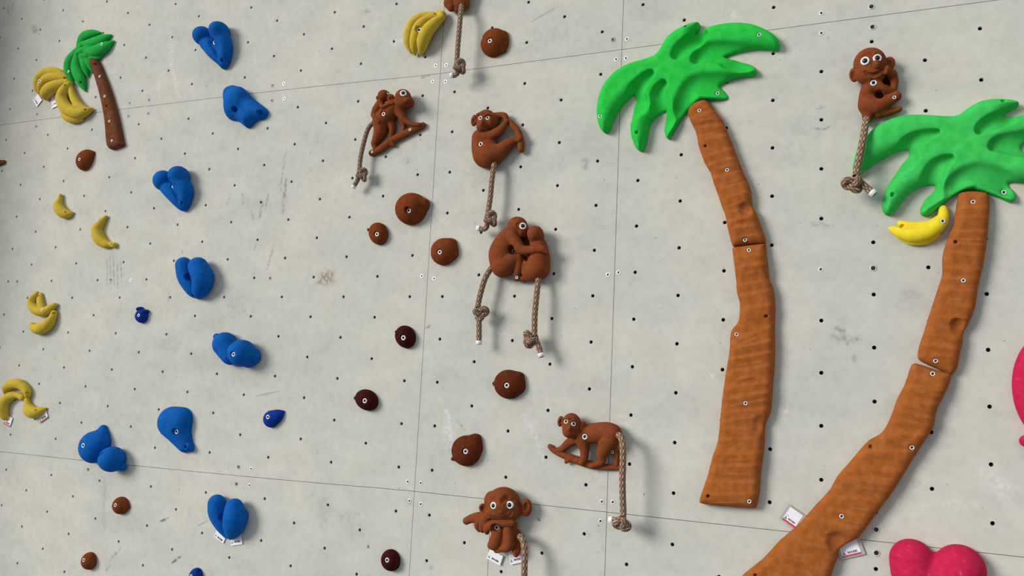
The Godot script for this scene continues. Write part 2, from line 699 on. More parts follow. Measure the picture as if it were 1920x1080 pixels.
func wall_texture() -> ImageTexture:
	var w := 2048
	var hh := 1200
	var n1 := FastNoiseLite.new()
	n1.seed = 21
	n1.frequency = 0.004
	n1.fractal_octaves = 4
	var n2 := FastNoiseLite.new()
	n2.seed = 22
	n2.frequency = 0.06
	n2.fractal_octaves = 3
	var d1 := n1.get_image(w, hh).get_data()
	var d2 := n2.get_image(w, hh).get_data()
	var data := PackedFloat32Array()
	data.resize(w * hh * 3)
	for i in w * hh:
		var k := 1.0 + (d1[i] - 128) * 0.0002 + (d2[i] - 128) * 0.0002
		var warm := (d1[i] - 128) * 0.00006
		data[3 * i] = 0.792 * k + warm
		data[3 * i + 1] = 0.794 * k
		data[3 * i + 2] = 0.764 * k - warm
	var chalk := rgb8(226, 224, 238)
	var pale := rgb8(228, 226, 222)
	var grey := rgb8(140, 140, 138)
	var dark := rgb8(74, 74, 74)
	var tan := rgb8(150, 134, 116)
	var rag := FastNoiseLite.new()
	rag.seed = 4
	rag.frequency = 0.12
	var marks := [
		[-1.292, 1.583, -1.223, 1.465, 0.010, pale, 0.5], [-1.237, 1.513, -1.204, 1.351, 0.022, chalk, 0.75], [-1.243, 1.440, -1.231, 1.340, 0.014, chalk, 0.5],
		[-0.854, 1.514, -0.791, 1.421, 0.020, chalk, 0.7], [-0.791, 1.421, -0.754, 1.329, 0.014, chalk, 0.5], [-0.507, 1.290, -0.483, 1.262, 0.03, pale, 0.4], [-1.005, 1.567, -0.990, 1.545, 0.012, pale, 0.4],
		[-3.232, 3.623, -3.196, 3.420, 0.020, pale, 0.55], [-3.205, 3.422, -3.110, 3.210, 0.018, pale, 0.7], [-3.235, 3.393, -3.295, 3.334, 0.010, pale, 0.5], [-3.295, 3.334, -3.263, 3.226, 0.012, pale, 0.55], [-2.582, 3.420, -2.565, 3.335, 0.010, pale, 0.5], [-2.711, 3.344, -2.731, 3.252, 0.008, pale, 0.5], [-2.507, 3.627, -2.465, 3.512, 0.012, pale, 0.5],
		[-1.699, 3.345, -1.613, 3.345, 0.012, pale, 0.7], [-0.740, 3.408, -0.723, 3.387, 0.03, rgb8(226, 220, 170), 0.4],
		[0.896, 1.417, 0.952, 1.380, 0.03, pale, 0.55], [0.943, 1.343, 0.991, 1.366, 0.04, chalk, 0.6], [0.658, 1.242, 0.736, 1.278, 0.02, pale, 0.35], [0.778, 1.289, 0.877, 1.299, 0.022, pale, 0.6], [-0.051, 1.723, -0.026, 1.699, 0.014, pale, 0.6], [0.236, 1.590, 0.246, 1.586, 0.014, pale, 0.6], [0.011, 3.247, 0.038, 3.224, 0.025, pale, 0.7], [-0.423, 1.533, -0.387, 1.502, 0.02, pale, 0.5],
		[-2.445, 2.565, -2.419, 2.526, 0.010, grey, 0.6], [-2.429, 2.550, -2.437, 2.457, 0.008, grey, 0.7], [-2.501, 2.509, -2.474, 2.459, 0.008, grey, 0.6], [-2.391, 2.600, -2.404, 2.513, 0.008, grey, 0.7], [-2.282, 2.672, -2.283, 2.485, 0.012, grey, 0.85], [-2.321, 2.645, -2.310, 2.607, 0.006, grey, 0.6], [-2.298, 2.862, -2.313, 2.630, 0.007, grey, 0.6], [-2.323, 2.329, -2.357, 2.188, 0.007, grey, 0.6], [-2.445, 2.333, -2.455, 2.290, 0.008, grey, 0.5], [-2.572, 2.610, -2.556, 2.542, 0.008, grey, 0.5], [-2.663, 2.622, -2.673, 2.548, 0.014, grey, 0.35], [-2.965, 2.310, -2.965, 2.280, 0.006, grey, 0.7], [-3.034, 2.110, -3.034, 2.020, 0.006, grey, 0.5],
		[-3.554, 2.273, -3.522, 2.099, 0.006, grey, 0.6], [-3.530, 2.288, -3.495, 2.093, 0.006, grey, 0.55], [-3.504, 2.288, -3.466, 2.099, 0.007, grey, 0.6], [-3.471, 2.271, -3.436, 2.099, 0.006, grey, 0.55], [-3.439, 2.261, -3.408, 2.114, 0.006, grey, 0.55],
		[-2.014, 2.119, -1.939, 2.162, 0.036, tan, 0.75], [-1.997, 2.146, -1.929, 2.118, 0.024, tan, 0.6],
		[-4.772, 4.032, -4.746, 3.953, 0.012, grey, 0.6], [-4.720, 4.043, -4.724, 3.949, 0.010, grey, 0.6], [-4.491, 3.840, -4.419, 3.786, 0.020, grey, 0.6], [-4.472, 3.793, -4.459, 3.835, 0.02, grey, 0.5],
		[-2.940, 0.836, -2.875, 0.864, 0.006, dark, 0.85], [-2.818, 0.642, -2.753, 0.688, 0.007, dark, 0.75], [-2.667, 0.848, -2.605, 0.876, 0.004, grey, 0.6], [-3.271, 0.599, -3.190, 0.679, 0.008, grey, 0.5], [-3.291, 0.541, -3.263, 0.572, 0.010, grey, 0.5], [-2.355, 1.530, -2.206, 1.561, 0.004, grey, 0.5], [-3.376, 1.033, -3.338, 0.733, 0.02, grey, 0.28], [-3.159, 1.065, -3.150, 1.032, 0.006, grey, 0.6],
		[0.411, 1.918, 0.443, 1.902, 0.014, grey, 0.6], [0.413, 1.881, 0.447, 1.878, 0.022, grey, 0.5], [0.451, 1.906, 0.462, 1.851, 0.010, grey, 0.5], [0.469, 1.870, 0.506, 1.870, 0.012, grey, 0.7], [0.480, 1.812, 0.495, 1.782, 0.010, grey, 0.55], [0.331, 2.324, 0.410, 2.312, 0.012, grey, 0.35], [0.339, 2.317, 0.347, 2.317, 0.006, dark, 0.5], [0.650, 2.044, 0.703, 2.033, 0.02, grey, 0.3],
		[0.351, 2.789, 0.381, 2.793, 0.007, dark, 0.55], [0.341, 2.709, 0.381, 2.701, 0.006, dark, 0.4], [0.381, 2.701, 0.402, 2.712, 0.005, grey, 0.5],
		[-0.622, 2.662, -0.610, 2.612, 0.018, grey, 0.55], [-1.550, 2.724, -1.531, 2.704, 0.016, grey, 0.5], [-1.376, 1.891, -1.354, 1.904, 0.007, dark, 0.7], [-1.182, 1.468, -1.139, 1.432, 0.006, grey, 0.7], [-0.507, 3.181, -0.495, 3.200, 0.008, grey, 0.7], [-1.495, 3.134, -1.444, 3.142, 0.006, dark, 0.55], [-1.871, 3.544, -1.831, 3.532, 0.016, grey, 0.5], [-0.908, 3.342, -0.792, 3.390, 0.004, grey, 0.5],
		[-1.416, 1.090, -1.410, 1.086, 0.03, grey, 0.5], [-1.614, 0.869, -1.610, 0.860, 0.008, dark, 0.8], [-1.278, 0.808, -1.262, 0.824, 0.008, grey, 0.6], [-0.767, 1.081, -0.757, 1.073, 0.005, dark, 0.7], [-1.775, 0.993, -1.618, 0.924, 0.05, grey, 0.18], [-0.376, 1.492, -0.237, 1.330, 0.05, pale, 0.2], [-2.590, 2.005, -2.495, 1.977, 0.06, grey, 0.25], [-1.875, 1.059, -1.879, 0.933, 0.05, grey, 0.22], [-2.944, 1.799, -3.059, 1.768, 0.08, grey, 0.15],
		[-1.175, 2.613, -1.019, 2.552, 0.08, grey, 0.12], [0.290, 2.757, 0.251, 2.584, 0.10, grey, 0.10], [-0.945, 3.215, -0.681, 3.257, 0.10, grey, 0.10],
	]
	for m in marks:
		stroke(data, w, hh, m[0], m[1], m[2], m[3], m[4], m[5], m[6], rag)
	var rng := RandomNumberGenerator.new()
	rng.seed = 77
	for i in 420:
		var px := rng.randf_range(-5.2, 1.5)
		var py := rng.randf_range(0.4, 4.2)
		stroke(data, w, hh, px, py, px + rng.randf_range(-0.002, 0.002), py + rng.randf_range(-0.003, 0.003), rng.randf_range(0.0016, 0.0034), dark, rng.randf_range(0.25, 0.85), rag)
	var bytes := PackedByteArray()
	bytes.resize(w * hh * 3)
	for i in w * hh * 3:
		bytes[i] = clampi(int(data[i] * 255.0 + 0.5), 0, 255)
	return ImageTexture.create_from_image(Image.create_from_data(w, hh, false, Image.FORMAT_RGB8, bytes))


func panel(called_parent: Node3D, c0: float, c1: float, r0: float, r1: float, m: Material, bare: Array) -> MeshInstance3D:
	var st := SurfaceTool.new()
	st.begin(Mesh.PRIMITIVE_TRIANGLES)
	var ins := SurfaceTool.new()
	ins.begin(Mesh.PRIMITIVE_TRIANGLES)
	var hr := 0.0078
	var gap := 0.0011
	var thick := 0.02
	var put := func(p: Vector3, n: Vector3):
		st.set_normal(n)
		st.set_uv(Vector2((p.x + 5.3) / 6.9, (4.35 - p.y) / 4.042))
		st.add_vertex(p)
	var face := func(a: Vector3, b: Vector3, c: Vector3, d: Vector3, n: Vector3):
		for p in [a, b, c, a, c, d]:
			put.call(p, n)
	var wp := func(c: float, r: float, inset_x: float, inset_y: float) -> Vector3:
		return wall_point(c, r) + Vector3(inset_x, inset_y, 0)
	var front := Vector3(0, 0, 1)
	var cols := []
	var c := ceilf(c0 - 0.5)
	while c - 0.5 < c1:
		cols.append(c)
		c += 1.0
	for col in cols:
		var ca := maxf(col - 0.5, c0)
		var cb := minf(col + 0.5, c1)
		if cb - ca < 0.001:
			continue
		var odd := posmod(int(col), 2) == 1
		if col < -7.46:
			odd = not odd
		var half := 0.5 if odd else 0.0
		var ga := gap if ca == c0 else 0.0
		var gb := -gap if cb == c1 else 0.0
		var r := floorf(r0 - half) + half
		while r - 0.5 < r1:
			var ra := maxf(r - 0.5, r0)
			var rb := minf(r + 0.5, r1)
			if rb - ra > 0.001:
				var ta := -gap if ra == r0 else 0.0
				var tb := gap if rb == r1 else 0.0
				var q := [wp.call(ca, ra, ga, ta), wp.call(cb, ra, gb, ta), wp.call(cb, rb, gb, tb), wp.call(ca, rb, ga, tb)]
				var hc: float = col
				var ctr := wall_point(hc, r)
				var drilled: bool = not [col, r] in bare and ctr.x - q[0].x > 0.02 and q[1].x - ctr.x > 0.02 and q[0].y - ctr.y > 0.02 and ctr.y - q[3].y > 0.02
				if not drilled:
					face.call(q[0], q[1], q[2], q[3], front)
				else:
					for s in 4:
						var from: Vector3 = q[s]
						var to: Vector3 = q[(s + 1) % 4]
						for k in 3:
							var t0 := (135.0 - 90.0 * s - 30.0 * k) * PI / 180.0
							var t1 := t0 - PI / 6.0
							var e0 := Vector3(cos(t0), sin(t0), 0) * hr
							var e1 := Vector3(cos(t1), sin(t1), 0) * hr
							face.call(from.lerp(to, k / 3.0), from.lerp(to, (k + 1) / 3.0), ctr + e1, ctr + e0, front)
							# bored wall of the hole, and behind it the threaded steel insert
							face.call(ctr + e0, ctr + e1, ctr + e1 * 0.96 + Vector3(0, 0, -0.009), ctr + e0 * 0.96 + Vector3(0, 0, -0.009), -(e0 + e1).normalized())
							for w in [[e0 * 0.96, -0.009], [e1 * 0.96, -0.009], [e1 * 0.72, -0.0095], [e0 * 0.96, -0.009], [e1 * 0.72, -0.0095], [e0 * 0.72, -0.0095], [e0 * 0.72, -0.0095], [e1 * 0.72, -0.0095], [e1 * 0.72, -0.0195], [e0 * 0.72, -0.0095], [e1 * 0.72, -0.0195], [e0 * 0.72, -0.0195], [e0 * 0.72, -0.0195], [e1 * 0.72, -0.0195], [Vector3.ZERO, -0.0195]]:
								ins.add_vertex(ctr + w[0] + Vector3(0, 0, w[1]))
			r += 1.0
		# the top and bottom edges of the board
		var back := Vector3(0, 0, -thick)
		var t_l: Vector3 = wp.call(ca, r0, ga, -gap)
		var t_r: Vector3 = wp.call(cb, r0, gb, -gap)
		face.call(t_l + back, t_r + back, t_r, t_l, Vector3.UP)
		var b_l: Vector3 = wp.call(ca, r1, ga, gap)
		var b_r: Vector3 = wp.call(cb, r1, gb, gap)
		face.call(b_l, b_r, b_r + back, b_l + back, Vector3.DOWN)
	for e in [[c0, gap, -1.0], [c1, -gap, 1.0]]:
		var t: Vector3 = wp.call(e[0], r0, e[1], -gap)
		var b: Vector3 = wp.call(e[0], r1, e[1], gap)
		var back := Vector3(0, 0, -thick)
		if e[2] > 0.0:
			face.call(t, t + back, b + back, b, Vector3.RIGHT)
		else:
			face.call(t + back, t, b, b + back, Vector3.LEFT)
	st.index()
	st.generate_tangents()
	var p := part("panel", st.commit(), m, called_parent)
	ins.index()
	ins.generate_normals()
	var i := part("threaded_inserts", ins.commit(), M.insert, p)
	i.set_meta("kind", "stuff")
	return p


func build_setting() -> void:
	M.insert = plain(rgb8(34, 35, 36), 0.6, 0.4)
	var wm := StandardMaterial3D.new()
	wm.albedo_texture = wall_texture()
	wm.roughness = 0.82
	wm.metallic_specular = 0.3
	wm.detail_enabled = true
	wm.detail_albedo = tinted(noise_image(0.2, 2, 31, 128), Color(0.94, 0.94, 0.94), Color(1, 1, 1))
	wm.detail_blend_mode = BaseMaterial3D.BLEND_MODE_MUL
	wm.texture_repeat = false
	var wall := Node3D.new()
	wall.name = "wall_front"
	wall.set_meta("kind", "structure")
	wall.set_meta("label", "pale grey drilled climbing wall of large panels")
	add_child(wall)
	var bare := [[2.0, -1.0], [3.0, -6.5]]
	var a := -27.72
	var sl := -7.515
	var s1 := -7.46
	var s2 := -2.487
	var e := 9.0
	var grid := [
		[a, sl, -13.0, -6.015], [s1, s2, -13.0, -6.015], [s2, e, -13.0, -6.015],
		[a, sl, -6.015, 4.01], [s1, s2, -6.015, 4.01], [s2, e, -6.015, 4.01],
		[a, sl, 4.01, 9.2], [s1, -5.345, 4.01, 9.2], [-5.345, s2, 4.01, 9.2], [s2, e, 4.01, 9.2],
	]
	var panels := []
	for g in grid:
		panels.append(panel(wall, g[0], g[1], g[2], g[3], wm, bare))
	# the countersunk screws that hold the panels, bright or darkened
	var bright := [
		[-1.410, 3.188, 0], [-1.351, 3.182, 1], [-1.422, 3.106, 3], [-1.350, 3.098, 4], [-0.485, 3.101, 4], [-0.440, 3.100, 5], [-0.438, 3.189, 2],
		[-2.351, 3.203, 0], [-2.338, 3.118, 3], [-1.414, 2.139, 3], [-1.346, 2.126, 4], [-0.490, 2.131, 4], [-0.443, 2.140, 5], [-1.421, 1.178, 3], [-1.351, 1.178, 4], [-1.405, 1.093, 6], [-1.344, 1.084, 7],
		[-0.483, 1.178, 4], [-0.436, 1.181, 5], [-0.486, 1.099, 8], [-0.440, 1.098, 9], [-2.346, 1.162, 3], [-2.346, 1.080, 6], [-3.338, 2.143, 3], [0.371, 3.186, 2], [0.371, 3.101, 5], [0.369, 2.139, 5],
	]
	var dim := [[-2.428, 3.202, 0], [-2.423, 3.116, 3], [-3.508, 3.216, 0], [-3.350, 3.219, 0], [-3.344, 3.135, 3], [-3.507, 3.135, 3], [-4.331, 3.228, 0], [-4.325, 3.146, 3], [-2.428, 1.165, 3], [-2.432, 1.079, 6], [-3.512, 1.065, 6], [-4.319, 2.147, 3], [-2.330, 2.141, 3], [-3.501, 2.147, 3], [-0.504, 3.195, 1]]
	for b in bright:
		var o := part("screw", bolt_mesh(), null, panels[b[2]])
		set_at(o, Vector3(b[0], b[1], 0.0001) * 1000.0, 9.5)
		o.scale.z *= 0.3
	var dim_mesh := bolt_mesh().duplicate()
	dim_mesh.surface_set_material(0, M.dull_steel)
	for b in dim:
		var o := part("screw", dim_mesh, null, panels[b[2]])
		set_at(o, Vector3(b[0], b[1], 0.0001) * 1000.0, 10.0)
		o.scale.z *= 0.3
	# the larger steel sleeves on the right of the wall
	var sleeve := lathe([[1.0, 0.0], [0.98, 0.12], [0.66, 0.12], [0.62, 0.02], [0.0, 0.02]], 20)
	sleeve.surface_set_material(0, M.sleeve)
	sleeve = lathe([[0.67, 0.11], [0.0, 0.11]], 16, sleeve)
	sleeve.surface_set_material(1, M.black)
	for b in [[0.556, 3.184, 2], [0.559, 3.099, 5], [0.555, 2.140, 5], [0.558, 1.179, 5], [0.558, 1.097, 9]]:
		set_at(part("sleeve", sleeve, null, panels[b[2]]), Vector3(b[0], b[1], 0.0) * 1000.0, 12.5)
	# framing boards behind the joints, and the floor
	var backing := BoxMesh.new()
	backing.size = Vector3(7.4, 4.6, 0.04)
	var bk := part("backing_board", backing, plain(rgb8(52, 46, 40), 0.9), wall)
	bk.position = Vector3(-1.75, 2.3, -0.0415)
	# the short return of the wall at its left end
	var ret := BoxMesh.new()
	ret.size = Vector3(0.08, 4.6, 0.98)
	var rt := part("wall_left", ret, plain(rgb8(176, 160, 142), 0.85), self)
	rt.position = Vector3(-5.4, 2.3, 0.47)
	rt.set_meta("kind", "structure")
	rt.set_meta("label", "short side return closing the left end of the climbing wall")
	var fl := BoxMesh.new()
	fl.size = Vector3(12.0, 0.1, 9.0)
	var floor_mat := grit(rgb8(132, 144, 160), 0.08, 0.9, noise_image(0.03, 4, 41), ImageTexture.create_from_image(noise_image(0.1, 2, 42)), 0.05, 1.0)
	var fo := part("floor", fl, floor_mat, self)
	fo.position = Vector3(-1.5, -0.05, 4.5)
	fo.set_meta("kind", "structure")
	fo.set_meta("label", "grey landing floor in front of the climbing wall")


# ---------------------------------------------------------------- palms
func build_palms() -> void:
	# the large palm in the middle: crown
	var c := Clay.new(-360, -458, 477, 264, 89, 5.0)
	c.slab([-284, -279, -306, -257, -321, -209, -324, -161, -317, -114, -301, -69, -272, -30, -232, 3, -180, 24, -123, 34, -72, 45, -47, 71, -28, 106, -1, 135, 43, 157, 82, 169, 112, 172, 123, 160, 115, 138, 99, 122, 126, 131, 175, 144, 239, 147, 302, 139, 354, 121, 400, 92, 431, 65, 448, 30, 444, 10, 431, 7, 390, 18, 339, 26, 277, 19, 225, 5, 262, -9, 309, -27, 340, -44, 357, -69, 353, -85, 338, -92, 289, -88, 237, -102, 206, -119, 227, -139, 243, -161, 242, -174, 233, -179, 185, -177, 137, -177, 105, -191, 79, -211, 52, -245, 26, -287, 7, -322, -2, -329, -13, -320, -25, -283, -22, -237, -15, -204, -48, -218, -81, -249, -91, -282, -96, -322, -106, -364, -120, -374, -140, -361, -160, -316, -168, -270, -167, -218, -160, -154, -159, -114, -193, -139, -226, -177, -248, -221, -264, -264], 64, 44)
	palm_scoop(c, [126, 95, 62, 39, 82, 66, 78, 37, 51, 44, 86, 32, 32, 25, 84, 22])
	palm_scoop(c, [298, -18, 75, 55, 222, 8, 84, 51, 159, 16, 86, 41, 119, -4, 84, 24])
	palm_scoop(c, [252, -151, 66, 50, 187, -128, 82, 55, 120, -124, 92, 55, 84, -164, 92, 50, 62, -235, 80, 47])
	palm_scoop(c, [-20, -249, 64, 43, -32, -181, 80, 41, -38, -136, 84, 32, -23, -98, 82, 19])
	palm_scoop(c, [-144, -150, 60, 39, -136, -110, 74, 37, -109, -76, 82, 30, -79, -46, 82, 19])
	for e in [[-131, -176, 64, 50, -176, -200, 64, 53, -207, -231, 62, 50, -232, -290, 58, 44], [4, -257, 64, 33, -33, -282, 64, 50, -55, -318, 62, 47, -76, -388, 58, 39], [133, -237, 64, 44, 91, -266, 64, 50, 59, -317, 60, 44, 33, -364, 58, 33], [250, -33, 66, 33, 296, -32, 64, 50, 352, -30, 64, 50, 407, -39, 62, 47, 461, -51, 58, 39], [226, -161, 64, 33, 267, -152, 64, 50, 313, -147, 64, 50, 373, -148, 58, 44], [159, -231, 64, 44, 211, -228, 60, 39, 256, -227, 56, 33]]:
		c.carve(e, 12.0)
	var t := thing("palm_tree", "tall green and brown palm tree standing upright, free of the right edge", "palm tree", Vector3(-0.235, 3.038, 0), "palm trees on the wall")
	piece(t, "crown", c, M.green, Vector3(-0.235, 3.038, 0), [[v(-297, -215, 20), 10.0, 5.0, 8.0], [v(201, -151, 22), 10.0, 5.0, 8.0], [v(372, 63, 34), 10.0, 5.0, 8.0]], [[v(-130, -303, 30), 7.0, 16.0], [v(67, 149, 30), 7.0, 16.0]])
	# its trunk, upper piece
	c = Clay.new(-186, -360, 181, 334, 84, 4.5)
	c.slab([-163, 257, -142, 289, -103, 302, -78, 294, -60, 267, -39, 236, -18, 207, 0, 163, 21, 107, 46, 36, 67, -18, 88, -66, 99, -109, 104, -162, 121, -191, 136, -239, 152, -279, 157, -309, 146, -318, 88, -319, 36, -327, 24, -305, 8, -240, -1, -193, -13, -165, -29, -115, -48, -64, -64, -12, -89, 31, -116, 112, -125, 161, -148, 211], 50, 30, 6.0, bark_rings([-146, 214, -39, 233, -123, 164, -5, 178, -116, 109, 20, 126, -87, 43, 32, 72, -74, 11, 57, 32, -46, -54, 72, -24, -30, -105, 93, -75, -18, -149, 99, -112, 1, -193, 117, -192, 7, -230, 135, -217, 19, -267, 146, -254], 5))
	c.dent(v(88, -178, 62), v(32, 27, 26), -0, 10.0)
	piece(t, "trunk_piece", c, M.trunk, Vector3(0.007, 2.560, 0), [[v(-109, 249, 50), 9.0, 4.0, 8.0], [v(9, -15, 52), 9.0, 4.0, 8.0], [v(82, -305, 50), 9.0, 4.0, 8.0]], [[v(-81, 93, 50), 6.0, 16.0]])
	# and its lower piece
	c = Clay.new(-204, -535, 147, 564, 89, 5.0)
	c.slab([-51, 516, -43, 461, -34, 388, -30, 336, -19, 300, -19, 243, -28, 214, -48, 191, -54, 160, -56, 99, -69, 17, -81, -84, -89, -175, -95, -246, -117, -317, -131, -378, -150, -439, -163, -482, -153, -495, -70, -496, 37, -493, 52, -483, 63, -429, 66, -362, 75, -293, 80, -224, 81, -175, 98, -135, 105, -86, 109, -16, 114, 63, 115, 143, 113, 213, 116, 274, 111, 335, 101, 376, 93, 386, 88, 438, 81, 489, 77, 529, 65, 534, -39, 524], 52, 30, 6.0, bark_rings([-41, 469, 88, 486, -35, 427, 88, 445, -28, 365, 98, 374, -19, 313, 113, 343, -18, 262, 116, 287, -47, 139, 109, 202, -51, 98, 114, 142, -56, 68, 110, 102, -65, 12, 110, 52, -74, -44, 101, -22, -78, -95, 102, -56, -87, -145, 92, -116, -86, -205, 74, -195, -105, -296, 70, -283, -119, -346, 66, -336, -137, -417, 62, -395, -147, -457, 57, -433], 9))
	c.dent(v(71, -180, 66), v(34, 41, 26), -10, 10.0)
	piece(t, "trunk_piece", c, M.trunk, Vector3(0.087, 1.708, 0), [[v(18, 505, 52), 9.0, 4.0, 8.0], [v(-25, 170, 50), 9.0, 4.0, 8.0], [v(14, -97, 52), 9.0, 4.0, 8.0], [v(31, -466, 50), 9.0, 4.0, 8.0]], [[v(86, 242, 50), 6.5, 16.0], [v(-124, -461, 50), 6.5, 16.0]])

	# the palm at the right edge: crown
	c = Clay.new(-424, -323, 294, 223, 89, 5.5)
	c.slab([-404, -90, -403, -59, -395, -20, -375, 23, -346, 60, -307, 91, -260, 111, -213, 118, -154, 112, -96, 102, -52, 98, -27, 112, 1, 133, 37, 148, 81, 149, 127, 141, 150, 129, 146, 117, 122, 104, 99, 90, 129, 85, 166, 80, 209, 68, 245, 41, 263, 13, 255, 1, 215, 5, 177, -9, 153, -39, 179, -64, 226, -100, 244, -141, 228, -165, 187, -164, 150, -162, 112, -162, 126, -188, 134, -215, 127, -231, 114, -234, 84, -217, 53, -202, 14, -186, 3, -181, -33, -185, -61, -200, -90, -226, -118, -248, -143, -268, -159, -272, -172, -264, -172, -241, -159, -213, -138, -186, -121, -160, -150, -155, -183, -165, -212, -187, -238, -219, -259, -251, -276, -263, -293, -259, -303, -234, -301, -201, -288, -163, -270, -131, -245, -89, -223, -52, -210, -15, -248, -17, -291, -38, -334, -64, -373, -93, -391, -108], 64, 44)
	palm_scoop(c, [119, 69, 62, 32, 71, 58, 80, 29, 36, 40, 84, 23, 18, 24, 82, 15])
	palm_scoop(c, [182, -37, 72, 50, 125, -32, 84, 44, 84, -29, 86, 30, 61, -38, 84, 16])
	palm_scoop(c, [105, -182, 64, 36, 58, -157, 84, 50, 8, -138, 92, 46, -38, -152, 90, 38, -70, -189, 80, 35])
	palm_scoop(c, [-136, -176, 64, 35, -132, -134, 80, 36, -112, -96, 86, 30, -75, -70, 82, 16])
	palm_scoop(c, [-216, -38, 60, 32, -207, -6, 76, 32, -171, 17, 84, 25, -118, 31, 82, 15])
	for e in [[-208, -61, 64, 32, -249, -70, 64, 43, -291, -91, 64, 43, -334, -121, 62, 41, -373, -146, 58, 36], [-120, -198, 64, 32, -161, -205, 64, 43, -193, -226, 62, 43, -227, -263, 60, 39, -256, -303, 58, 32], [-26, -226, 64, 36, -62, -242, 64, 41, -97, -272, 60, 39, -138, -308, 58, 32], [109, -197, 62, 27, 150, -204, 62, 41, 201, -207, 62, 41], [28, -236, 64, 27, 66, -255, 60, 27, 104, -272, 58, 27]]:
		c.carve(e, 12.0)
	t = thing("palm_tree", "slanting palm tree cut by the right and bottom edges", "palm tree", Vector3(0.890, 2.603, 0), "palm trees on the wall")
	piece(t, "crown", c, M.green_pale, Vector3(0.890, 2.603, 0), [[v(97, -196, 24), 11.0, 5.0, 9.0]], [[v(100, 130, 30), 8.0, 16.0], [v(-267, -196, 30), 8.0, 16.0]])
	c = Clay.new(-163, -366, 119, 353, 84, 4.5)
	c.slab([5, 322, 50, 325, 87, 317, 96, 302, 97, 263, 93, 211, 87, 152, 79, 94, 67, 30, 53, -34, 45, -92, 29, -143, 4, -192, 3, -220, -6, -259, -15, -310, -27, -334, -41, -339, -86, -318, -132, -295, -142, -278, -137, -242, -119, -184, -104, -131, -88, -79, -70, -20, -57, 25, -57, 78, -48, 124, -35, 163, -20, 202, -12, 248, -4, 301], 50, 30, 6.0, bark_rings([-9, 259, 93, 260, -18, 219, 89, 215, -39, 174, 82, 166, -48, 128, 79, 118, -56, 89, 72, 76, -58, 36, 66, 34, -71, -9, 54, -4, -80, -48, 47, -43, -95, -94, 35, -100, -107, -133, 18, -145, -125, -198, -3, -215, -135, -243, -12, -253], 13))
	c.dent(v(-8, -174, 62), v(30, 34, 26), 20, 10.0)
	piece(t, "trunk_piece", c, M.trunk, Vector3(0.843, 2.088, 0), [[v(43, 280, 50), 9.0, 4.0, 8.0], [v(6, -7, 52), 9.0, 4.0, 8.0], [v(-86, -295, 50), 9.0, 4.0, 8.0]], [[v(-15, 134, 50), 6.5, 16.0]])
	c = Clay.new(-443, -588, 353, 511, 89, 5.5)
	c.slab([210, 475, 194, 457, 176, 398, 149, 343, 136, 300, 115, 247, 91, 212, 55, 189, 24, 152, -18, 96, -55, 49, -79, 0, -135, -69, -198, -148, -255, -203, -319, -281, -383, -340, -400, -374, -357, -416, -222, -464, -110, -495, -81, -387, -77, -312, -55, -246, -50, -214, -19, -185, 17, -162, 71, -81, 137, 20, 188, 113, 236, 197, 266, 250, 273, 294, 284, 327, 314, 391, 325, 435, 317, 444, 272, 454], 54, 32, 6.0, bark_rings([176, 407, 309, 375, 154, 349, 291, 317, 136, 300, 274, 269, 91, 211, 256, 221, 37, 150, 213, 153, -17, 88, 177, 85, -54, 46, 151, 35, -91, -24, 107, -34, -128, -67, 71, -85, -165, -109, 36, -135, -221, -173, -18, -188, -259, -216, -73, -270], 17))
	c.dent(v(-45, -190, 70), v(51, 43, 34), -35, 10.0)
	piece(t, "trunk_piece", c, M.trunk, Vector3(0.482, 1.310, 0), [[v(265, 437, 52), 9.0, 4.0, 8.5], [v(195, 173, 50), 9.0, 4.0, 8.5], [v(-38, -89, 54), 9.0, 4.0, 8.5]], [[v(61, 166, 50), 6.5, 16.0], [v(-339, -337, 50), 6.5, 16.0]])

	# the small palm at the upper left
	c = Clay.new(-222, -330, 426, 214, 80, 4.0)
	for leaf in [
		[-37, 30, 20, 21, -94, -29, 18, 32, -93, -104, 15, 29, -50, -180, 8, 4], [-21, 1, 24, 21, -21, -81, 20, 37, 31, -169, 16, 34, 73, -244, 8, 4],
		[14, -4, 24, 18, 56, -83, 20, 26, 82, -156, 8, 4], [50, -17, 24, 18, 96, -71, 20, 23, 116, -133, 8, 4], [38, 7, 22, 18, 131, -37, 18, 21, 189, -27, 8, 4],
		[15, 26, 24, 21, 119, 0, 22, 37, 206, 19, 18, 35, 276, 58, 8, 4], [1, 58, 22, 21, 84, 62, 20, 31, 178, 76, 16, 31, 247, 101, 8, 4], [-24, 42, 18, 19, 8, 110, 16, 35, 74, 129, 12, 27, 143, 130, 8, 6],
		[-5, 11, 34, 19, 71, 23, 32, 21, 125, 32, 24, 5], [34, -15, 34, 16, 76, -23, 30, 18, 100, -7, 24, 4], [-8, 11, 36, 16, 13, 43, 34, 19, 32, 77, 26, 5]]:
		c.limb(leaf, 1.5, 0.8)
	t = thing("palm_tree", "small dark green palm tree with thin trunk at the upper left", "palm tree", Vector3(-3.965, 3.570, 0), "palm trees on the wall")
	piece(t, "crown", c, M.green_deep, Vector3(-3.965, 3.570, 0), [[v(213, 31, 30), 9.0, 3.0, 9.0], [v(-74, -106, 28), 9.0, 3.0, 9.0]], [[v(51, -191, 30), 8.0, 14.0]])
	c = Clay.new(-212, -348, 283, 336, 76, 4.0)
	c.slab([-173, 292, -158, 304, -129, 299, -96, 268, -53, 207, 5, 118, 65, 14, 112, -79, 154, -178, 192, -268, 193, -283, 113, -301, 70, -281, 46, -200, 27, -127, -1, -51, -37, 33, -85, 128, -133, 216], 44, 30)
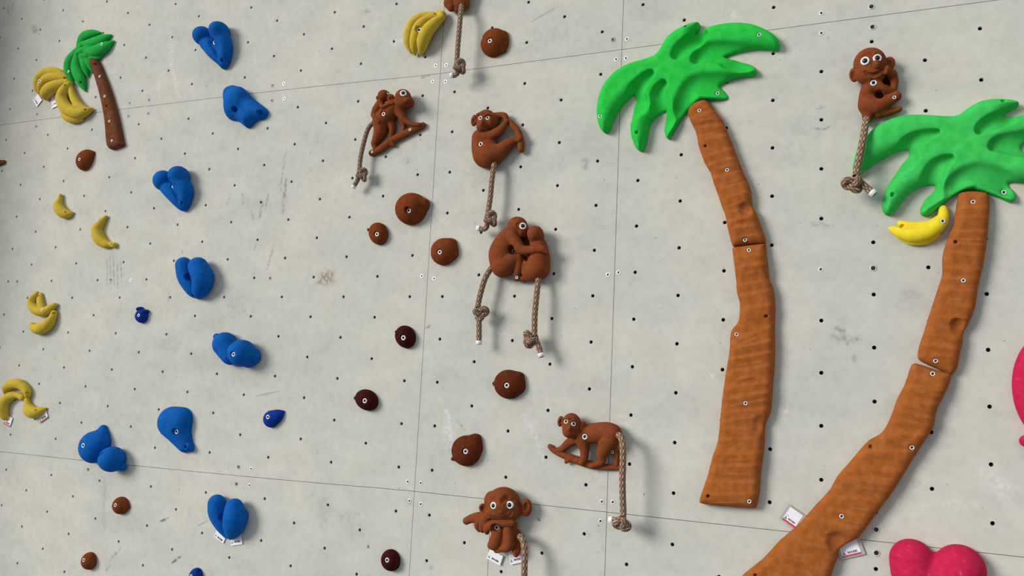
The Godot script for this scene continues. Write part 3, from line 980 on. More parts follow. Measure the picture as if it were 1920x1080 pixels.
	piece(t, "trunk_piece", c, M.bark_dark, Vector3(-3.697, 3.232, 0), [[v(-45, 162, 44), 9.0, 3.0, 8.0], [v(23, 28, 44), 9.0, 3.0, 8.0], [v(88, -133, 44), 9.0, 3.0, 8.0], [v(128, -257, 44), 9.0, 3.0, 8.0]], [[v(-100, 248, 44), 7.0, 12.0], [v(48, -35, 44), 7.0, 12.0]])


# one bolted-on piece of a palm, with its screws and empty screw holes
func piece(t: Node3D, called: String, c: Clay, m: Material, at: Vector3, screws: Array, holes: Array) -> void:
	var spots := []
	for s in screws:
		spots.append(c.sink(s[0], s[1], s[2]))
	for s in holes:
		c.sink(s[0], s[1], s[2])
	var p := part(called, c.skin(), m, t)
	p.position = at - t.position
	for i in screws.size():
		bolt(p, spots[i], screws[i][3], "screw")


func palm_scoop(c: Clay, a: Array) -> void:
	for i in range(2, a.size(), 4):
		a[i] += a[i + 1] * 0.72 - 46.0
	c.carve(a, 14.0)


# alternating edge points across a trunk become raised rings of bark
func bark_rings(a: Array, sd: int) -> Array:
	var rng := RandomNumberGenerator.new()
	rng.seed = sd
	var out := []
	for i in range(0, a.size(), 4):
		out.append([a[i], a[i + 1] + rng.randf_range(-6, 6), a[i + 2], a[i + 3] + rng.randf_range(-6, 6), rng.randf_range(30, 46), rng.randf_range(6.0, 11.0)])
		if rng.randf() < 0.35:
			continue
		var s := rng.randf_range(0.1, 0.4)
		var e := rng.randf_range(0.6, 0.95)
		var p := Vector2(a[i], a[i + 1])
		var q := Vector2(a[i + 2], a[i + 3])
		var down := Vector2(0, -rng.randf_range(22, 34))
		p = p.lerp(q, s) + down
		q = Vector2(a[i], a[i + 1]).lerp(q, e) + down
		out.append([p.x, p.y, q.x, q.y, rng.randf_range(10, 18), rng.randf_range(2.0, 4.5)])
	return out


# ---------------------------------------------------------------- blue holds
func build_blue() -> void:
	var g := "blue climbing holds"
	var c := Clay.new(-186, -251, 309, 177, 144, 4.5)
	c.ball(v(-36, 34, 45), v(53, 53, 62), -0, 3.0)
	c.ball(v(90, 43, 50), v(51, 52, 66), -0, 3.0)
	c.limb([-7, -8, 36, 43, 53, -68, 36, 41, 101, -125, 20, 27, 105, -150, 10, 14], 7.0)
	c.limb([97, 9, 46, 48, 127, -34, 38, 42, 130, -88, 30, 36, 120, -133, 18, 29], 16.0)
	c.score([71, -7, 90, 7, 50, -22, 80, 9, 93, -81, 70, 9, 105, -112, 50, 7], 4.0, 8.0)
	var t := thing("climbing_hold", "blue two-ball hold with pointed foot, highest of the blue holds", "climbing hold", Vector3(-2.889, 3.500, 0), g)
	bolt(t, c.sink(v(67, -21, 66), 16.0, 16.0), 13.0)
	c.sink(v(128, -131, 50), 9.0, 14.0)
	part("body", c.skin(), M.blue, t)
	c = Clay.new(-177, -205, 305, 163, 139, 5.0)
	c.slab([-80, 130, -24, 109, 35, 65, 94, 19, 155, -22, 178, -48, 170, -75, 143, -88, 106, -90, 78, -113, 50, -129, 13, -106, -28, -80, -80, -69, -107, -44, -120, 1, -133, 46, -137, 91, -118, 120], 66, 50, 6.0, [], 14.0)
	c.ball(v(-25, 24, 44), v(60, 78, 50), -25, 30.0)
	for q in [[74, -86, 84, 14], [94, -67, 84, 12], [131, -102, 70, 17], [84, -114, 66, 12]]:
		c.carve(q, 4.0)
	t = thing("climbing_hold", "smooth blue wedge hold pierced by two empty holes", "climbing hold", Vector3(-2.613, 3.098, 0), g)
	c.sink(v(-1, -36, 74), 15.0, 30.0)
	c.sink(v(154, -60, 56), 12.0, 24.0)
	part("body", c.skin(), M.blue, t)
	c = Clay.new(-190, -185, 318, 163, 144, 4.5)
	c.ball(v(-32, 41, 45), v(56, 58, 60), -0, 3.0)
	c.ball(v(87, 59, 50), v(53, 55, 64), -0, 3.0)
	c.limb([-3, 3, 36, 45, 54, -47, 36, 41, 100, -102, 20, 29, 111, -122, 8, 12], 7.0)
	c.limb([94, 21, 46, 51, 131, -21, 38, 45, 131, -68, 28, 36, 124, -102, 14, 24], 16.0)
	c.score([78, 25, 90, 8, 56, 1, 80, 9, 99, -55, 70, 9, 111, -87, 50, 8], 4.0, 8.0)
	t = thing("climbing_hold", "blue two-ball hold with pointed foot, above the blue heart", "climbing hold", Vector3(-3.081, 2.661, 0), g)
	bolt(t, c.sink(v(67, 0, 66), 15.0, 16.0), 13.0)
	c.sink(v(129, -97, 50), 9.0, 14.0)
	part("body", c.skin(), M.blue, t)
	c = Clay.new(-173, -156, 311, 137, 154, 4.5)
	c.limb([-37, 61, 40, 45, -14, -6, 38, 45, 31, -70, 26, 38, 51, -98, 14, 22], 5.0)
	c.limb([84, 47, 55, 53, 121, -17, 52, 57, 98, -72, 36, 45, 60, -102, 16, 19], 2.5)
	c.ball(v(135, -6, 24), v(25, 44, 30), -0, 8.0)
	t = thing("climbing_hold", "blue heart hold without tags, above the small round blue knob", "climbing hold", Vector3(-2.864, 2.153, 0), g)
	c.sink(v(32, -5, 78), 20.0, 40.0)
	c.sink(v(62, -105, 40), 8.0, 16.0)
	part("body", c.skin(), M.blue, t)
	c = Clay.new(-71, -57, 141, 62, 70, 2.5)
	c.ball(v(11, -2, 8), v(39, 39, 40), -0, 2.0)
	c.ball(v(-8, 36, 8), v(17, 14, 30), 20, 3.0)
	c.ball(v(42, 23, 8), v(12, 12, 30), -0, 6.0)
	c.carve([29, 17, 48, 5, 60, 22, 52, 4, 81, 15, 34, 3], 3.0)
	t = thing("climbing_hold", "smallest round blue knob with a lobed top", "climbing hold", Vector3(-3.219, 1.938, 0), g)
	bolt(t, c.sink(v(22, -1, 40), 12.0, 5.0), 9.0)
	part("body", c.skin(), M.blue_deep, t)
	c = Clay.new(-191, -118, 306, 113, 154, 4.5)
	c.limb([-50, 28, 34, 64, -5, -22, 28, 57], 4.0)
	c.limb([-128, 68, 16, 19], 8.0)
	c.ball(v(90, -16, 56), v(70, 69, 76), -0, 2.5)
	c.limb([149, -6, 20, 19, 145, -37, 20, 30, 105, -63, 20, 27], 7.0)
	c.carve([119, 56, 110, 8, 59, 31, 96, 7, 32, -16, 90, 7, 28, -68, 60, 7], 5.0)
	t = thing("climbing_hold", "blue hold of two overlapping rounded lobes, right of the small knob", "climbing hold", Vector3(-2.512, 1.760, 0), g)
	bolt(t, c.sink(v(97, -26, 118), 14.0, 12.0), 12.0)
	part("body", c.skin(), M.blue, t)
	c = Clay.new(-85, -60, 131, 62, 60, 2.5)
	c.limb([-1, -1, 8, 43, 36, 17, 8, 31, 69, 39, 6, 6], 3.0, 0.9)
	t = thing("climbing_hold", "small dark blue teardrop hold with one bright bolt", "climbing hold", Vector3(-2.234, 1.420, 0), g)
	bolt(t, c.sink(v(4, 9, 36), 13.0, 6.0), 11.0)
	part("body", c.skin(), M.blue_deep, t)
	c = Clay.new(-224, -161, 374, 168, 146, 5.0)
	c.ball(v(-24, 5, 30), v(88, 89, 78), -0, 3.0)
	c.limb([7, 106, 12, 24, 14, 75, 14, 37, 16, 38, 18, 54], 30.0)
	c.ball(v(146, -48, 50), v(72, 69, 72), -0, 3.0)
	c.limb([207, -89, 24, 20], 5.0)
	c.carve([204, 22, 110, 9, 151, -1, 110, 8, 97, -38, 96, 8, 38, -76, 50, 7], 6.0)
	t = thing("climbing_hold", "blue hold of a large and a small ball crossing the panel joint", "climbing hold", Vector3(-3.421, 1.190, 0), g)
	bolt(t, c.sink(v(-27, 16, 84), 15.0, 10.0), 13.0)
	part("body", c.skin(), M.blue, t)
	c = Clay.new(-190, -149, 268, 150, 126, 4.5)
	c.limb([-31, 37, 14, 84, 12, 1, 12, 74, 68, -70, 6, 47], 5.0, 0.85)
	c.ball(v(38, 55, 8), v(60, 63, 62), -0, 40.0)
	c.ball(v(109, -86, 8), v(20, 24, 40), -0, 8.0)
	c.carve([52, 135, 60, 9], 6.0)
	t = thing("climbing_hold", "blue drop-shaped hold narrowing downwards above the panel joint", "climbing hold", Vector3(-2.863, 1.327, 0), g)
	bolt(t, c.sink(v(46, -7, 90), 16.0, 18.0), 13.0)
	c.sink(v(102, -83, 60), 10.0, 20.0)
	part("body", c.skin(), M.blue, t)
	c = Clay.new(-172, -143, 290, 169, 164, 4.5)
	c.limb([-42, 68, 40, 45, -34, 21, 38, 45, -6, -31, 26, 39, 22, -75, 14, 26], 5.0)
	c.limb([88, 62, 56, 45, 95, 11, 54, 57, 82, -33, 40, 52, 52, -75, 20, 28], 2.5)
	c.ball(v(122, 15, 24), v(22, 39, 30), -0, 8.0)
	t = thing("climbing_hold", "blue heart hold with two white paper tags below", "climbing hold", Vector3(-2.470, 0.910, 0), g)
	c.sink(v(22, 6, 84), 20.0, 40.0)
	part("body", c.skin(), M.blue, t)
	c = Clay.new(-65, -66, 125, 71, 70, 2.5)
	c.ball(v(8, -3, 8), v(37, 41, 38), -0, 2.0)
	t = thing("climbing_hold", "small blue knob cut by the bottom edge below the tagged heart", "climbing hold", Vector3(-2.640, 0.603, 0), g)
	bolt(t, c.sink(v(5, 2, 36), 12.0, 5.0), 9.0)
	c.sink(v(30, 28, 36), 6.0, 8.0)
	part("body", c.skin(), M.blue_deep, t)


# ---------------------------------------------------------------- coconuts
func coconut(label: String, at: Vector3, c: Clay, m: Material, where: Vector3, r: float, deep := 9.0) -> void:
	var t := thing("coconut_hold", label, "coconut hold", at, "brown coconut holds")
	bolt(t, c.sink(where, r * 1.25, deep), r)
	part("shell", c.skin(), m, t)


func build_coconuts() -> void:
	var c := Clay.new(-96, -135, 132, 100, 92, 2.8)
	c.ball(v(5, -4, 8), v(68, 70, 56), -0, 2.0)
	c.dent(v(-60, 13, 20), v(16, 11, 130), -0, 6.0)
	c.limb([58, 31, 8, 13, 66, -7, 8, 12, 58, -45, 8, 13], 20.0)
	coconut("brown coconut hold at the top, right of the hanging knotted rope", Vector3(-1.096, 3.261, 0), c, M.coconut, v(6, -15, 58), 11.0)
	c = Clay.new(-120, -124, 182, 101, 122, 3.2)
	c.ball(v(4, -2, 12), v(81, 78, 80), -0, 2.0)
	c.limb([79, 20, 16, 23, 87, 9, 12, 13], 24.0)
	coconut("largest brown coconut hold, left of the panel joint", Vector3(-1.491, 2.468, 0), c, M.coconut, v(24, -24, 90), 12.0, 20.0)
	c = Clay.new(-90, -88, 131, 75, 82, 2.8)
	c.ball(v(5, -2, 8), v(49, 59, 46), 35, 2.0)
	c.limb([-56, 20, 10, 8], 8.0)
	c.carve([75, -20, 56, 5, 69, -39, 46, 5], 3.0)
	coconut("small oval coconut hold with a slit, just left of the largest", Vector3(-1.674, 2.354, 0), c, M.coconut, v(20, -13, 50), 11.0)
	c = Clay.new(-96, -94, 138, 83, 92, 2.8)
	c.ball(v(7, -1, 8), v(66, 65, 56), -0, 2.0)
	c.dent(v(-67, -9, 20), v(18, 10, 90), 20, 8.0)
	c.limb([47, 37, 8, 22, 62, -13, 8, 19], 24.0)
	coconut("round coconut hold notched at left, right of the panel joint", Vector3(-1.304, 2.253, 0), c, M.coconut, v(12, -12, 60), 11.0)
	c = Clay.new(-87, -77, 133, 73, 92, 2.8)
	c.ball(v(6, 0, 8), v(49, 57, 52), 40, 2.0)
	c.limb([-49, 23, 10, 7], 8.0)
	coconut("dark maroon coconut hold nearest the panel joint, above its twin", Vector3(-1.482, 1.847, 0), c, M.coconut_dark, v(20, -8, 56), 12.0)
	c = Clay.new(-98, -71, 147, 73, 92, 2.8)
	c.ball(v(6, 1, 8), v(63, 48, 52), -22, 2.0)
	c.limb([-59, 7, 10, 10], 8.0)
	coconut("dark maroon coconut hold lying wide, left of the panel joint", Vector3(-1.675, 1.540, 0), c, M.coconut_dark, v(23, -3, 56), 12.0)
	c = Clay.new(-102, -84, 133, 83, 92, 2.8)
	c.ball(v(3, -1, 8), v(70, 64, 56), -10, 2.0)
	c.limb([-68, -1, 10, 10], 8.0)
	c.limb([51, 31, 8, 23, 58, -12, 8, 22], 20.0)
	coconut("round coconut hold below the hugging monkeys' ropes", Vector3(-0.931, 1.646, 0), c, M.coconut_red, v(15, -7, 60), 12.0)
	c = Clay.new(-103, -92, 139, 94, 92, 2.8)
	c.ball(v(2, 0, 8), v(71, 68, 56), -0, 2.0)
	c.limb([44, 49, 8, 30, 55, 18, 8, 24], 20.0)
	c.limb([-64, -41, 10, 9], 8.0)
	coconut("reddish coconut hold between a chalk streak and the bottom monkey", Vector3(-1.123, 1.341, 0), c, M.coconut_red, v(22, 0, 62), 12.0)
	c = Clay.new(-72, -66, 115, 81, 82, 2.8)
	c.ball(v(5, 2, 8), v(45, 49, 50), 30, 2.0)
	coconut("dark coconut hold by the bottom edge left of the panel joint", Vector3(-1.482, 0.820, 0), c, M.coconut_dark, v(10, 9, 52), 11.0)
	c = Clay.new(-122, -112, 207, 87, 82, 2.8)
	c.ball(v(9, -5, 8), v(62, 63, 44), -0, 2.0)
	c.limb([34, 17, 10, 40, 65, 33, 6, 18], 24.0, 0.6)
	coconut("brown pointed coconut hold below the small palm trunk", Vector3(-3.833, 2.888, 0), c, M.coconut, v(8, -8, 46), 10.0)
	c = Clay.new(-91, -67, 168, 81, 82, 2.8)
	c.ball(v(6, 2, 8), v(47, 47, 44), -0, 2.0)
	c.limb([27, 2, 8, 36, 65, -1, 4, 7], 14.0, 0.6)
	c.carve([70, -3, 54, 4, 85, -1, 52, 4], 3.0)
	coconut("small brown coconut hold, upper of two at lower left", Vector3(-3.223, 0.894, 0), c, M.coconut, v(10, 8, 44), 10.0, 5.0)
	c = Clay.new(-94, -69, 171, 89, 82, 2.8)
	c.ball(v(8, 2, 8), v(47, 47, 44), -0, 2.0)
	c.carve([79, 16, 54, 5], 3.0)
	coconut("small brown coconut hold, lower of two at lower left", Vector3(-3.417, 0.577, 0), c, M.coconut, v(8, 12, 44), 10.0, 5.0)
	c = Clay.new(-138, -89, 221, 47, 82, 2.8)
	c.limb([-56, -15, 10, 25, 16, -6, 10, 21, 80, -3, 8, 14], 4.0)
	var t := thing("climbing_hold", "brown finger of a hold cut by the left edge", "climbing hold", Vector3(-4.664, 2.931, 0))
	part("body", c.skin(), M.bark_dark, t)


# ---------------------------------------------------------------- bananas
func banana(label: String, at: Vector3, c: Clay, m: Material, group := "yellow banana holds") -> Node3D:
	var t := thing("banana_hold", label, "banana hold", at, group)
	part("peel", c.skin(), m, t)
	return t


func build_bananas() -> void:
	var c := Clay.new(-158, -192, 191, 159, 104, 3.0)
	c.limb([51, 80, 20, 13, -6, 83, 24, 17, -57, 59, 26, 24, -83, 8, 26, 26, -89, -47, 22, 21, -76, -94, 10, 7], 3.0)
	c.limb([75, 68, 30, 13, 24, 53, 40, 20, -17, 20, 44, 26, -37, -34, 42, 26, -45, -79, 34, 20, -48, -112, 14, 7], 2.0)
	c.limb([105, 51, 34, 17, 73, 23, 44, 26, 40, -15, 52, 32, 17, -57, 50, 32, 2, -90, 36, 23, -16, -114, 14, 7], 2.0)
	c.limb([73, 89, 24, 9, 100, 68, 26, 20], 8.0)
	var q: Vector3 = c.sink(v(-9, -6, 70), 16.0, 12.0)
	c.sink(v(70, 72, 40), 6.0, 10.0)
	bolt(banana("bunch of three bananas hanging at the top centre", Vector3(-1.477, 3.365, 0), c, M.yellow), q, 13.0)
	c = Clay.new(-179, -189, 340, 144, 106, 3.6)
	c.limb([164, 30, 16, 13, 75, 65, 20, 28, -18, 67, 22, 33, -72, 30, 22, 33, -80, -23, 18, 26, -59, -65, 10, 10], 2.5)
	c.limb([179, 14, 22, 15, 105, 24, 28, 26, 16, 21, 32, 31, -34, -15, 28, 28, -47, -44, 20, 20], 2.0)
	c.limb([198, -19, 24, 20, 131, -31, 32, 33, 63, -50, 36, 39, 18, -76, 30, 34, 6, -99, 14, 15], 2.0)
	c.limb([199, -22, 22, 23], 6.0)
	q = c.sink(v(-22, 2, 44), 15.0, 8.0)
	c.sink(v(180, 9, 40), 8.0, 14.0)
	bolt(banana("bunch of three bananas against the small palm crown", Vector3(-4.245, 3.417, 0), c, M.yellow), q, 12.0)
	c = Clay.new(-191, -197, 338, 178, 96, 3.6)
	c.limb([2, 93, 18, 18, 41, 29, 22, 24, 103, -35, 22, 27, 170, -65, 18, 19], 2.5)
	c.limb([-70, -31, 14, 13, -5, -89, 20, 26, 68, -115, 20, 26, 129, -120, 12, 11], 2.5)
	c.limb([-6, 117, 24, 21, -32, 70, 34, 34, -40, 16, 38, 37, 17, -48, 38, 38, 115, -88, 34, 34, 180, -76, 24, 24, 208, -63, 14, 11], 2.0)
	c.sink(v(-9, 99, 44), 7.0, 12.0)
	c.sink(v(189, -74, 44), 7.0, 12.0)
	banana("curved banana pair under the bunch by the small palm", Vector3(-4.018, 3.266, 0), c, M.yellow)
	c = Clay.new(-105, -102, 223, 110, 74, 2.8)
	c.limb([0, 77, 14, 12, 1, 47, 16, 17, -1, 8, 18, 31, 41, -30, 18, 33, 86, -43, 14, 24, 125, -34, 8, 4], 3.0)
	c.sink(v(90, -36, 40), 5.0, 7.0)
	banana("single short banana with upright stem, above the longer single", Vector3(-3.997, 2.595, 0), c, M.yellow, "single banana holds")
	c = Clay.new(-121, -125, 225, 128, 74, 2.8)
	c.limb([35, 92, 12, 11, 1, 55, 14, 25, -18, 9, 16, 34, 13, -42, 16, 35, 66, -72, 14, 25, 101, -75, 12, 15, 131, -80, 12, 17], 3.0)
	c.sink(v(127, -77, 34), 5.0, 8.0)
	bolt(banana("single long banana curving down to a blunt stem", Vector3(-3.620, 2.429, 0), c, M.yellow, "single banana holds"), c.sink(v(1, 66, 36), 8.0, 2.0), 8.0, "screw")
	c = Clay.new(-150, -94, 268, 97, 84, 2.8)
	c.limb([-3, 56, 10, 16, 4, 19, 12, 26, 24, -14, 12, 23], 3.0, 0.7)
	c.limb([-26, 67, 16, 12, -49, 34, 22, 23, -49, -3, 26, 25, -1, -39, 26, 28, 70, -45, 24, 28, 118, -23, 20, 23, 141, -7, 14, 16], 2.5)
	c.sink(v(-4, 50, 28), 6.0, 10.0)
	bolt(banana("curled double banana, upper of the pair at left", Vector3(-4.072, 2.003, 0), c, M.yellow, "single banana holds"), c.sink(v(83, -39, 44), 8.0, 2.0), 8.0, "screw")
	c = Clay.new(-162, -93, 251, 100, 84, 2.8)
	c.limb([106, 63, 16, 19, 100, 31, 20, 24, 72, -5, 24, 35, 7, -32, 22, 35, -56, -26, 18, 24, -85, -6, 12, 14], 2.5)
	c.sink(v(117, 61, 36), 6.0, 9.0)
	c.sink(v(-86, -20, 20), 6.0, 8.0)
	banana("single banana rising to the right, lower of the pair at left", Vector3(-4.031, 1.885, 0), c, M.yellow, "single banana holds")
	c = Clay.new(-149, -82, 258, 75, 84, 2.8)
	c.limb([-88, -39, 8, 7, -63, -3, 16, 26, -11, 18, 22, 30, 47, 22, 22, 30, 96, 6, 20, 26, 131, -21, 20, 24, 136, -40, 18, 20], 2.5)
	c.sink(v(150, -27, 40), 6.0, 9.0)
	banana("arched banana topmost of three meeting at lower left", Vector3(-4.205, 1.497, 0), c, M.yellow, "three bananas meeting stem to stem")
	c = Clay.new(-161, -112, 269, 109, 84, 2.8)
	c.limb([131, 56, 16, 20, 82, 68, 18, 19, 23, 56, 20, 29, -22, 18, 20, 34, -26, -28, 20, 34, -10, -63, 14, 23, 2, -81, 8, 7], 2.5)
	c.sink(v(153, 64, 40), 6.0, 9.0)
	c.sink(v(-29, -51, 28), 6.0, 9.0)
	banana("banana bending down to the left edge, one of three meeting", Vector3(-4.243, 1.384, 0), c, M.yellow, "three bananas meeting stem to stem")
	c = Clay.new(-120, -73, 237, 101, 84, 2.8)
	c.limb([-46, 59, 16, 16, -33, 30, 18, 21, -8, 0, 20, 35, 40, -12, 20, 34, 84, 1, 16, 21, 120, 19, 8, 4], 2.5)
	c.sink(v(74, 4, 30), 6.0, 8.0)
	c.sink(v(-37, 24, 30), 6.0, 9.0)
	banana("banana pointing right, lowest of three meeting at lower left", Vector3(-4.025, 1.369, 0), c, M.yellow, "three bananas meeting stem to stem")
	c = Clay.new(-120, -101, 113, 110, 94, 2.8)
	c.limb([57, -32, 10, 13, 16, -46, 12, 20, -25, -48, 12, 18, -63, -33, 10, 11], 2.0)
	c.limb([70, 31, 16, 15, 36, 6, 20, 18, -9, 2, 20, 18, -46, 8, 18, 17, -63, 17, 14, 12], 2.0)
	c.limb([79, 63, 20, 15, 79, 33, 24, 20, 63, 3, 28, 25, 28, -24, 30, 28, -18, -32, 30, 28, -57, -23, 26, 22, -83, -8, 20, 15, -98, 0, 14, 7], 1.5)
	c.limb([88, 61, 18, 7], 4.0)
	q = c.sink(v(76, 12, 40), 11.0, 3.0)
	c.sink(v(-57, 2, 36), 8.0, 14.0)
	bolt(banana("bright yellow banana pair beside the right palm trunk", Vector3(0.712, 2.289, 0), c, M.yellow_bright), q, 9.0, "screw")


# ---------------------------------------------------------------- monkeys
func build_monkeys() -> void:
	var g := "brown monkey holds with rope tails"
	# baby riding on its mother, walking up a branch
	var c := Clay.new(-188, -254, 274, 202, 127, 2.3)
	c.limb([13, 56, 38, 46, -22, 28, 36, 47, -63, -5, 34, 43], 8.0)
	c.limb([-61, -22, 36, 38, -63, -58, 32, 34, -86, -97, 26, 23, -100, -116, 22, 17, -90, -148, 20, 11], 6.0)
	c.limb([-13, -12, 26, 24, 1, -44, 22, 19, -5, -75, 20, 13, -9, -101, 20, 12], 5.0)
	c.limb([35, 51, 44, 30, 63, 8, 40, 22, 87, -20, 36, 16, 125, -39, 34, 11, 156, -43, 32, 10], 5.0)
	c.limb([50, -1, 22, 19, 63, -38, 18, 13, 61, -67, 18, 11], 4.0)
	c.limb([53, 70, 46, 31], 12.0)
	c.ball(v(70, 94, 52), v(39, 42, 46), -0, 6.0)
	c.ball(v(97, 68, 52), v(31, 26, 40), 20, 16.0)
	c.ball(v(77, 73, 52), v(38, 31, 40), -0, 14.0)
	c.limb([117, 61, 96, 13, 133, 67, 90, 6], 8.0)
	c.ball(v(7, 94, 66), v(20, 21, 20), -15, 4.0)
	c.dent(v(20, 84, 90), v(11, 13, 14), -15, 3.0)
	c.limb([14, 70, 74, 10, 28, 69, 72, 6], 5.0)
	c.ball(v(-30, 110, 70), v(31, 28, 34), -0, 4.0)
	c.ball(v(-68, 103, 64), v(10, 14, 14), 20, 3.0)
	c.limb([-52, 75, 62, 23, -76, 47, 58, 23, -90, 23, 54, 19], 4.0)
	c.limb([-35, 59, 80, 12, -23, 46, 84, 11, 12, 58, 84, 9, 32, 60, 82, 6], 3.0)
	c.limb([-86, 19, 66, 13, -66, -7, 72, 10, -49, -23, 72, 8], 3.0)
	c.dent(v(120, 84, 108), v(21, 21, 14), -0, 4.0)
	var t := thing("monkey_hold", "brown mother monkey carrying a baby up a sloping branch", "monkey hold", Vector3(-1.623, 2.924, 0), g)
	var q: Vector3 = c.sink(v(-23, 14, 78), 14.0, 10.0)
	eye(t, c, v(92, 102, 66), 16.0)
	eye(t, c, v(-2, 118, 82), 9.8)
	bolt(t, q, 10.5)
	part("body", c.skin(), M.monkey, t)
	c = Clay.new(-172, -234, 239, 23, 70, 2.3)
	c.limb([-117, -159, 12, 17, -65, -143, 14, 19, -7, -108, 14, 20, 92, -69, 14, 19, 168, -42, 12, 16], 3.0)
	c.limb([1, -125, 16, 12, 11, -128, 14, 9], 5.0)
	bolt(t, c.sink(v(109, -64, 32), 8.0, 2.0), 7.0, "screw")
	bolt(t, c.sink(v(-107, -158, 28), 10.0, 3.0), 7.0, "screw")
	part("branch", c.skin(), M.monkey, t)
	rope(t, [v(-100, -5, 30), v(-116, -21, 40), v(-131, -51, 46), v(-145, -115, 50), v(-156, -189, 52), v(-158, -253, 52)], v(-156, -280, 52), [v(-166, -305, 50), v(-181, -327, 48), v(-188, -339, 48)], 11.4, 1.0, 0.0)

	# sitting, holding a bent stick overhead
	c = Clay.new(-115, -189, 274, 201, 137, 2.3)
	c.limb([-22, 25, 24, 43, -13, -24, 24, 49, 12, -55, 24, 65], 8.0)
	c.limb([33, -66, 34, 58, 84, -53, 36, 38, 125, -20, 34, 27, 155, -3, 32, 19, 172, -1, 32, 14], 7.0)
	c.limb([-14, 28, 40, 27, 40, 27, 46, 23, 77, 39, 46, 23, 100, 64, 44, 17, 115, 86, 44, 12], 5.0)
	c.limb([33, 6, 30, 28, 46, -12, 28, 21], 8.0)
	c.limb([51, 119, 26, 23, 80, 125, 28, 16, 101, 118, 32, 15, 109, 99, 34, 12], 4.0)
	c.ball(v(13, 99, 46), v(46, 53, 48), -0, 5.0)
	c.ball(v(4, 67, 62), v(30, 28, 32), -0, 8.0)
	c.ball(v(49, 92, 46), v(24, 37, 44), -0, 8.0)
	c.limb([13, 80, 92, 8, 15, 72, 94, 7], 6.0)
	c.limb([-15, 118, 88, 6, 7, 120, 94, 7, 24, 107, 94, 5, 42, 115, 94, 7, 57, 109, 88, 5], 5.0)
	c.ball(v(-55, 110, 38), v(16, 28, 14), -5, 4.0)
	c.dent(v(-50, 104, 56), v(9, 17, 12), -5, 3.0)
	c.score([-2, 61, 92, 3, 15, 53, 94, 3, 29, 58, 92, 3], 1.0)
	c.score([12, 73, 98, 3, 13, 72, 98, 3], 1.0)
	c.score([22, 72, 98, 3, 23, 71, 98, 3], 1.0)
	t = thing("monkey_hold", "brown sitting monkey gripping a bent stick, above the hugging pair", "monkey hold", Vector3(-1.105, 2.760, 0), g)
	q = c.sink(v(2, -19, 66), 14.0, 12.0)
	eye(t, c, v(6, 98, 94), 9.9)
	eye(t, c, v(40, 97, 94), 9.9)
	bolt(t, q, 11.0)
	part("body", c.skin(), M.monkey, t)
	c = Clay.new(66, -95, 246, 142, 85, 2.6)
	c.limb([108, 107, 28, 10, 129, 84, 28, 15, 159, 52, 28, 16, 175, 24, 28, 17, 186, -11, 26, 17, 187, -47, 24, 15], 3.0)
	c.limb([175, 25, 40, 9, 190, 1, 42, 12, 171, -8, 40, 9], 4.0)
	part("stick", c.skin(), M.monkey, t)
	rope(t, [v(64, -106, 44), v(69, -128, 56), v(66, -193, 62), v(64, -263, 64), v(59, -315, 64), v(55, -349, 64)], v(52, -377, 62), [v(49, -410, 58), v(30, -418, 56), v(7, -414, 56)], 12.2, 1.0, 10.0)

	# the hugging pair
	c = Clay.new(-180, -188, 230, 175, 147, 2.5)
	c.limb([-24, 63, 34, 40, -46, 28, 36, 53, -68, -24, 36, 60, -62, -77, 34, 55], 8.0)
	c.limb([-54, -82, 44, 53, -16, -60, 44, 40, 14, -50, 42, 26], 6.0)
	c.limb([22, -48, 44, 23, 22, -86, 40, 22, 11, -124, 34, 17, 11, -136, 30, 14], 4.0)
	c.limb([6, -136, 28, 14, 43, -141, 26, 12], 4.0)
	c.ball(v(11, 93, 56), v(47, 45, 46), -0, 8.0)
	c.ball(v(41, 73, 54), v(21, 32, 36), -0, 8.0)
	c.ball(v(24, 98, 88), v(17, 18, 14), -0, 3.0)
	c.dent(v(33, 93, 104), v(9, 10, 10), -0, 2.0)
	c.limb([111, 3, 40, 39, 119, -43, 40, 45, 112, -94, 40, 55], 8.0)
	c.limb([95, -106, 38, 47, 65, -118, 32, 29, 58, -79, 36, 22, 79, -48, 40, 19], 5.0)
	c.ball(v(101, 54, 58), v(36, 38, 44), -0, 6.0)
	c.limb([102, 34, 46, 32], 10.0)
	c.ball(v(133, 45, 56), v(8, 19, 18), -0, 3.0)
	c.limb([-5, 47, 66, 30, 24, 6, 72, 26, 48, -18, 76, 22, 95, -20, 80, 19, 141, -17, 78, 18, 162, -26, 74, 12], 4.0)
	c.limb([147, -19, 84, 10, 167, -31, 76, 6], 3.0)
	c.dent(v(-3, -14, 60), v(19, 21, 60), -0, 5.0)
	c.dent(v(62, 31, 70), v(10, 19, 50), -0, 5.0)
	c.dent(v(60, -54, 76), v(12, 12, 46), -0, 5.0)
	c.dent(v(61, 82, 104), v(18, 19, 14), -0, 4.0)
	c.limb([-23, 0, 4, 32, 12, 12, 4, 39, 32, 38, 4, 29, 22, -41, 4, 39, 14, -99, 4, 32], 3.0, 0.35)
	t = thing("monkey_hold", "two brown monkeys hugging, with two knotted rope tails", "monkey hold", Vector3(-0.914, 2.254, 0), g)
	eye(t, c, v(50, 88, 78), 15.6)
	bolt(t, v(-11, -14, 30), 11.0)
	bolt(t, c.sink(v(16, -136, 50), 8.0, 2.0), 7.0, "screw")
	part("body", c.skin(), M.monkey, t)
	rope(t, [v(-109, -79, 34), v(-119, -101, 48), v(-136, -145, 60), v(-150, -204, 64), v(-159, -249, 64)], v(-159, -282, 64), [v(-152, -327, 64), v(-148, -385, 64), v(-146, -433, 64)], 13.0, 1.0, -40.0)
